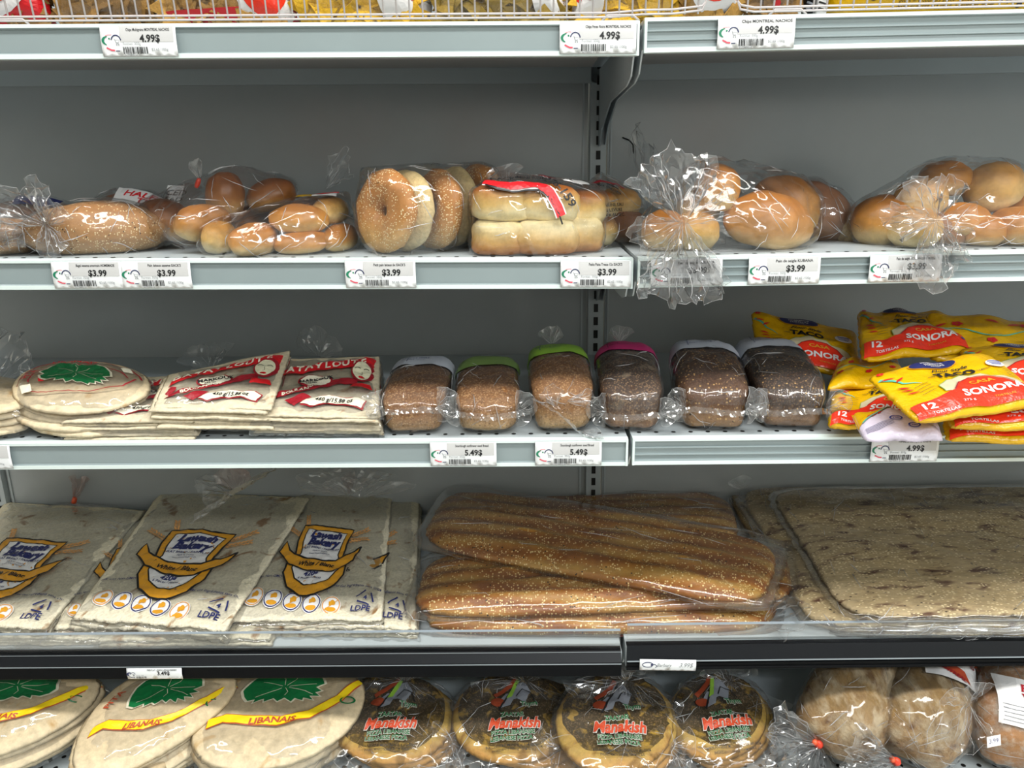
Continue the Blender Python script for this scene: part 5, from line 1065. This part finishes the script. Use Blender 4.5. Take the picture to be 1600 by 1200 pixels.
bv = bvh_of(fo); wm = wrapmap(bv, at(1470, 1075, Y=-.40), (1, -.35, 0), (.3, .8, .5), .0012); wm2 = wrapmap(bv, at(1470, 1075, Y=-.40), (1, -.35, 0), (.3, .8, .5), .002)
decal(r, 'paper_label', 'p_white', [rect(-.036, -.022, .045, .05)], wm, .006); decal(r, 'label_print', 'p_brickred', [poly((-.026, .0), (-.02, .018), (.022, .002), (.03, -.018), (.014, -.014)), text('D.O. VIEUX', .012, .02, .032, .03)], wm2, .006)
decal(r, 'label_print', 'p_darkred', [text('MONTREAL', .009, .0, -.008, .03, rot=-.4), text('PAIN TRAD', .009, .018, .022, .03)], wrapmap(bv, at(1470, 1075, Y=-.40), (1, -.35, 0), (.3, .8, .5), .0026), .005)
r, fo, Mx = rustic('golden loaf with floury top and white printed label at the bottom right edge', 1600, 1165, 1590, .076, .25, 'rusticb', 265)
bv = bvh_of(fo); A_ = (at(1585, 1095, Y=-.46), (1, -.3, -.1), (.15, .5, .8)); wm = wrapmap(bv, *A_, .0014); wm2 = wrapmap(bv, *A_, .0024)
decal(r, 'paper_label', 'p_white', [rect(-.036, -.036, .07, .032)], wm, .006); decal(r, 'label_print', 'p_darkred', [text('PAIN', .014, .010, .018, .04), text('VIEN', .014, .010, .005, .04)], wm2, .006)
decal(r, 'label_print', 'p_grey', [line([(-.03, -.008-k*.0055), (.05, -.008-k*.0055)], .0008) for k in range(5)]+[line([(.02, -.034), (.02, .0)], .0006)], wm2, .01)
B_ = (at(1553, 1158, Y=-.56), (1, .2, .05), (-.1, .2, 1)); decal(r, 'price_sticker', 'p_white', [rect(-.011, -.008, .011, .008)], wrapmap(bv, *B_, .0012), .006); decal(r, 'price_sticker', 'p_blue', [text('3.99', .009, 0, 0, .02)], wrapmap(bv, *B_, .002), .005)
c_ = at(1512, 1100, Y=-.53)
crumple(r, c_, (-.2, -.4, -.9), (0, -1, .3), .06, .05, 267, 'film', na=14, nr=6); crumple(r, c_, (-.3, -.2, .9), (0, -1, .3), .05, .05, 268, 'film', na=14, nr=6)
# =================================================================== SHELF A (top): wire fences and snack bags
def fence(px0, px1, label, side):
    zf = RB['A'][side]; yy = FY+.004
    p0, p1 = at(px0, 40, Y=yy), at(px1, 38, Y=yy); r = thing('wire_fence', label, 'shelf fence', V(((p0.x+p1.x)/2, yy, zf(0)+RH)))
    z0 = lambda x: RB['A'][0 if x < 0 else 1](x)+RH+.0055; ln = lambda x, k: V((x, yy-.016*k/.12, z0(x)+k)); Hh = .12; w_ = .00135
    bm = bmesh.new(); n = 24; xs = [p0.x+(p1.x-p0.x)*i/n for i in range(n+1)]
    for k in (0, .0045): tube(bm, [ln(p0.x, Hh)]+[ln(p0.x+.0, .012)]+[ln(p0.x+.004, .003+k)]+[ln(x, k) for x in xs[1:-1]]+[ln(p1.x-.004, .003+k), ln(p1.x, .012), ln(p1.x, Hh)], w_, 6)
    finish('frame', bm, 'wire', r)
    x = p0.x+.012
    while x < p1.x-.008:
        bm = bmesh.new(); tube(bm, [ln(x, -.001), ln(x, Hh)], w_*.85, 6); finish('wire', bm, 'wire', r); x += .0155
    for cx in (p0.x+.06, p1.x-.10):
        bm = bmesh.new(); tube(bm, [ln(cx-.022, -.004), ln(cx-.015, .002), ln(cx+.015, .002), ln(cx+.022, -.004)], .0015, 6); finish('foot_clip', bm, 'wire', r)
fence(-60, 1101, 'long white wire fence in front of the tortilla chip bags', 0); fence(1150, 1800, 'white wire fence in front of the yellow bag at the top right', 1)
def chips(n, W, H, D, seed):
    rnd = random.Random(seed); bm = bmesh.new()
    for _ in range(n):
        c = V((rnd.uniform(-W, W)*.95, rnd.uniform(-D, D)*.6-D*.15, rnd.uniform(.004, H))); s = rnd.uniform(.016, .026)
        Rm = Matrix.Rotation(rnd.uniform(0, 6.28), 3, 'Y') @ Matrix.Rotation(rnd.uniform(-.8, .8), 3, 'X') @ Matrix.Rotation(rnd.uniform(-.6, .6), 3, 'Z')
        vs = []
        for i in range(3):
            for j in range(3): pass
        g = {}
        for i in range(4):
            for j in range(4-i):
                u, v = i/3, j/3; p = V(((u+v/2-.5)*2*s, 0, (v*.87-.29)*2*s)); p.y = -.006+.35*(p.x**2+p.z**2)/s
                for d_ in (0, 1): g[i, j, d_] = bm.verts.new(c+Rm @ (p+V((0, .0012*d_, 0))))
        for i in range(3):
            for j in range(3-i):
                for d_ in (0, 1):
                    bm.faces.new((g[i, j, d_], g[i+1, j, d_], g[i, j+1, d_]))
                    if i+j < 2: bm.faces.new((g[i+1, j, d_], g[i+1, j+1, d_], g[i, j+1, d_]))
        rim = [(0, 0), (1, 0), (2, 0), (3, 0), (2, 1), (1, 2), (0, 3), (0, 2), (0, 1)]
        for k in range(9): a, b = rim[k], rim[(k+1) % 9]; bm.faces.new((g[(*a, 0)], g[(*b, 0)], g[(*b, 1)], g[(*a, 1)]))
    for v in bm.verts: v.co.z = max(v.co.z, .0015)
    return bm
for n_, t_, s_ in (('brownchip', '8e6a34', 'a8803e'), ('yellowchip', 'd6a828', 'e0b83a'), ('olivechip', '9a8038', 'b09a4a'), ('tanchip', 'bc9048', 'cca45a')): M[n_] = bread(n_, t_, s_, t_, rough=.7, bump=.6, nscale=60, spot=('5a4422', 80, .62, .7))
def snack(px0, px1, m, label, seed, red=None, logo=None):
    a, b = at(px0, 20, Y=-.44), at(px1, 20, Y=-.44); W_ = (b.x-a.x)/2; cx = (a.x+b.x)/2; z0 = zdeck('A', cx)+.0015; H_ = .15
    r = thing('chip_bag', label, 'chip bag', V((cx, -.43, z0)))
    if m:
        bm = chips(int(260*W_/.07), W_*.86, H_*.8, .02, seed); bmesh.ops.translate(bm, verts=bm.verts, vec=(cx, -.425, z0)); o = finish('tortilla_chips', bm, m, r, False); o['kind'] = 'stuff'
    Px = Patch(V((cx-W_, -.455, z0+.001)), V((cx+W_, -.455, z0+.001)), V((cx+W_*.95, -.43, z0+H_)), V((cx-W_*.95, -.43, z0+H_)), .045, 10, .002, 20, seed, 3)
    nrm = Px.nrm; Px = Patch(*[c-nrm*.0225*0+V((0, .04, 0)) for c in Px.c], .05, 10, .003, 24, seed, 3.); Px.nrm = V((0, -1, .1)).normalized()
    o = finish('bag', Px.mesh(40, 30), 'film' if m else 'p_yellow', r); f1, f2 = (cv(Px, 2*W_, H_, k) for k in (.0012, .002))
    h0 = -H_/2
    if red: decal(r, 'red_print', 'p_red', [poly(*[(x*W_, h0+y*H_) for x, y in red])], f1, .008)
    for cxx, cy, rx, ry, kind in logo or ():
        X, Y_ = cxx*W_, h0+cy*H_
        decal(r, 'logo_print', 'p_white', [ell(X, Y_, rx, ry, 24, rot=.2)], cv(Px, 2*W_, H_, .002), .008)
        decal(r, 'logo_print', 'p_tomato' if kind else 'p_red', [ell(X-.002, Y_+ry*.22, rx*.80, ry*.86, 24, rot=.2)] if kind else [ell(X+rx*rnd_.uniform(-.6, .6), Y_+ry*rnd_.uniform(-.1, .9), .004, .003, 7, rot=k) for k in range(40)], cv(Px, 2*W_, H_, .0028), .008)
    return r, Px, W_, H_
rnd_ = random.Random(4); RB_ = [(-.95, .0), (.9, .0), (.9, .10), (.5, .10), (.2, .04), (-.3, .06), (-.95, .14)]
snack(-70, 78, 'brownchip', 'red snack bag with white curved edge cut by the left corner', 301, [(-.95, .0), (.95, .0), (.95, .5), (-.95, .5)], [(-.05, .30, .052, .034, 1)])
snack(80, 238, 'brownchip', 'clear bag of brown multigrain tortilla chips, second bag from the left', 302)
snack(238, 462, 'tanchip', 'clear tortilla chip bag with red base and round red badge, third bag from left', 303, [(-.97, .0), (.97, .0), (.97, .12), (.55, .13), (.25, .03), (-.3, .03), (-.97, .10)], [(.62, .22, .034, .040, 1)])
snack(462, 668, 'yellowchip', 'clear bag of bright yellow tortilla chips, mottled red and white badge at its right', 304, [(.2, .0), (.97, .0), (.97, .13), (.3, .04)], [(.66, .20, .032, .036, 0)])
snack(670, 890, 'olivechip', 'clear bag of olive and yellow tortilla chips between two mottled badges', 305, None, [(.78, .20, .028, .040, 0)])
snack(892, 1064, 'yellowchip', 'clear yellow tortilla chip bag above the price tag at the middle joint', 306, [(-.95, .0), (-.2, .0), (-.2, .05), (-.6, .10), (-.95, .12)], [(-.75, .20, .022, .034, 0)])
snack(1066, 1158, 'tanchip', 'red and white snack bag standing between the two wire fences', 307, [(-.3, .0), (.97, .0), (.97, .4), (.4, .3)], [(.05, .26, .034, .036, 1)])
snack(1160, 1250, 'brownchip', 'clear bag of brown chips with red spot behind the right fence\'s left end', 308, [(-.1, .0), (.25, .0), (.25, .10), (.1, .14)])
r, Px, W_, H_ = snack(1292, 1700, None, 'bright yellow bag marked 700g at the top right corner', 309)
decal(r, 'print', 'p_black', [text('700g e', .016, W_*.42, -H_/2+.014, .02), text('700g e', .022, -W_*.72, -H_/2+.026, .02)]+[text('Store in a cool dry place. Conserver au sec.', .0068, -W_*.10, -H_/2+.019-.005*k, .0) for k in range(3)], cv(Px, 2*W_, H_, .0015), .008)
def narrow(px0, px1, m, label, seed, stripes):
    a, b = at(px0, 20, Y=-.44), at(px1, 20, Y=-.44); W_ = (b.x-a.x)/2; cx = (a.x+b.x)/2; z0 = zdeck('A', cx)+.0015
    r = thing('snack_packet', label, 'snack packet', V((cx, -.42, z0)))
    Px = Patch(V((cx-W_, -.44, z0)), V((cx+W_, -.44, z0)), V((cx+W_, -.42, z0+.14)), V((cx-W_, -.42, z0+.14)), .02, 10, .002, 30, seed, 3); finish('packet', Px.mesh(20, 30), m, r)
    decal(r, 'print', stripes, [line([(-W_*.7, -.06+.006*k), (W_*.7, -.063+.006*k)], .002) for k in range(12)], cv(Px, 2*W_, .14, .0012), .006)
narrow(1252, 1268, 'black', 'narrow black packet standing left of the striped packet', 311, 'p_grey'); narrow(1270, 1290, 'p_white', 'white and black striped packet edge beside the yellow bag', 312, 'p_black')
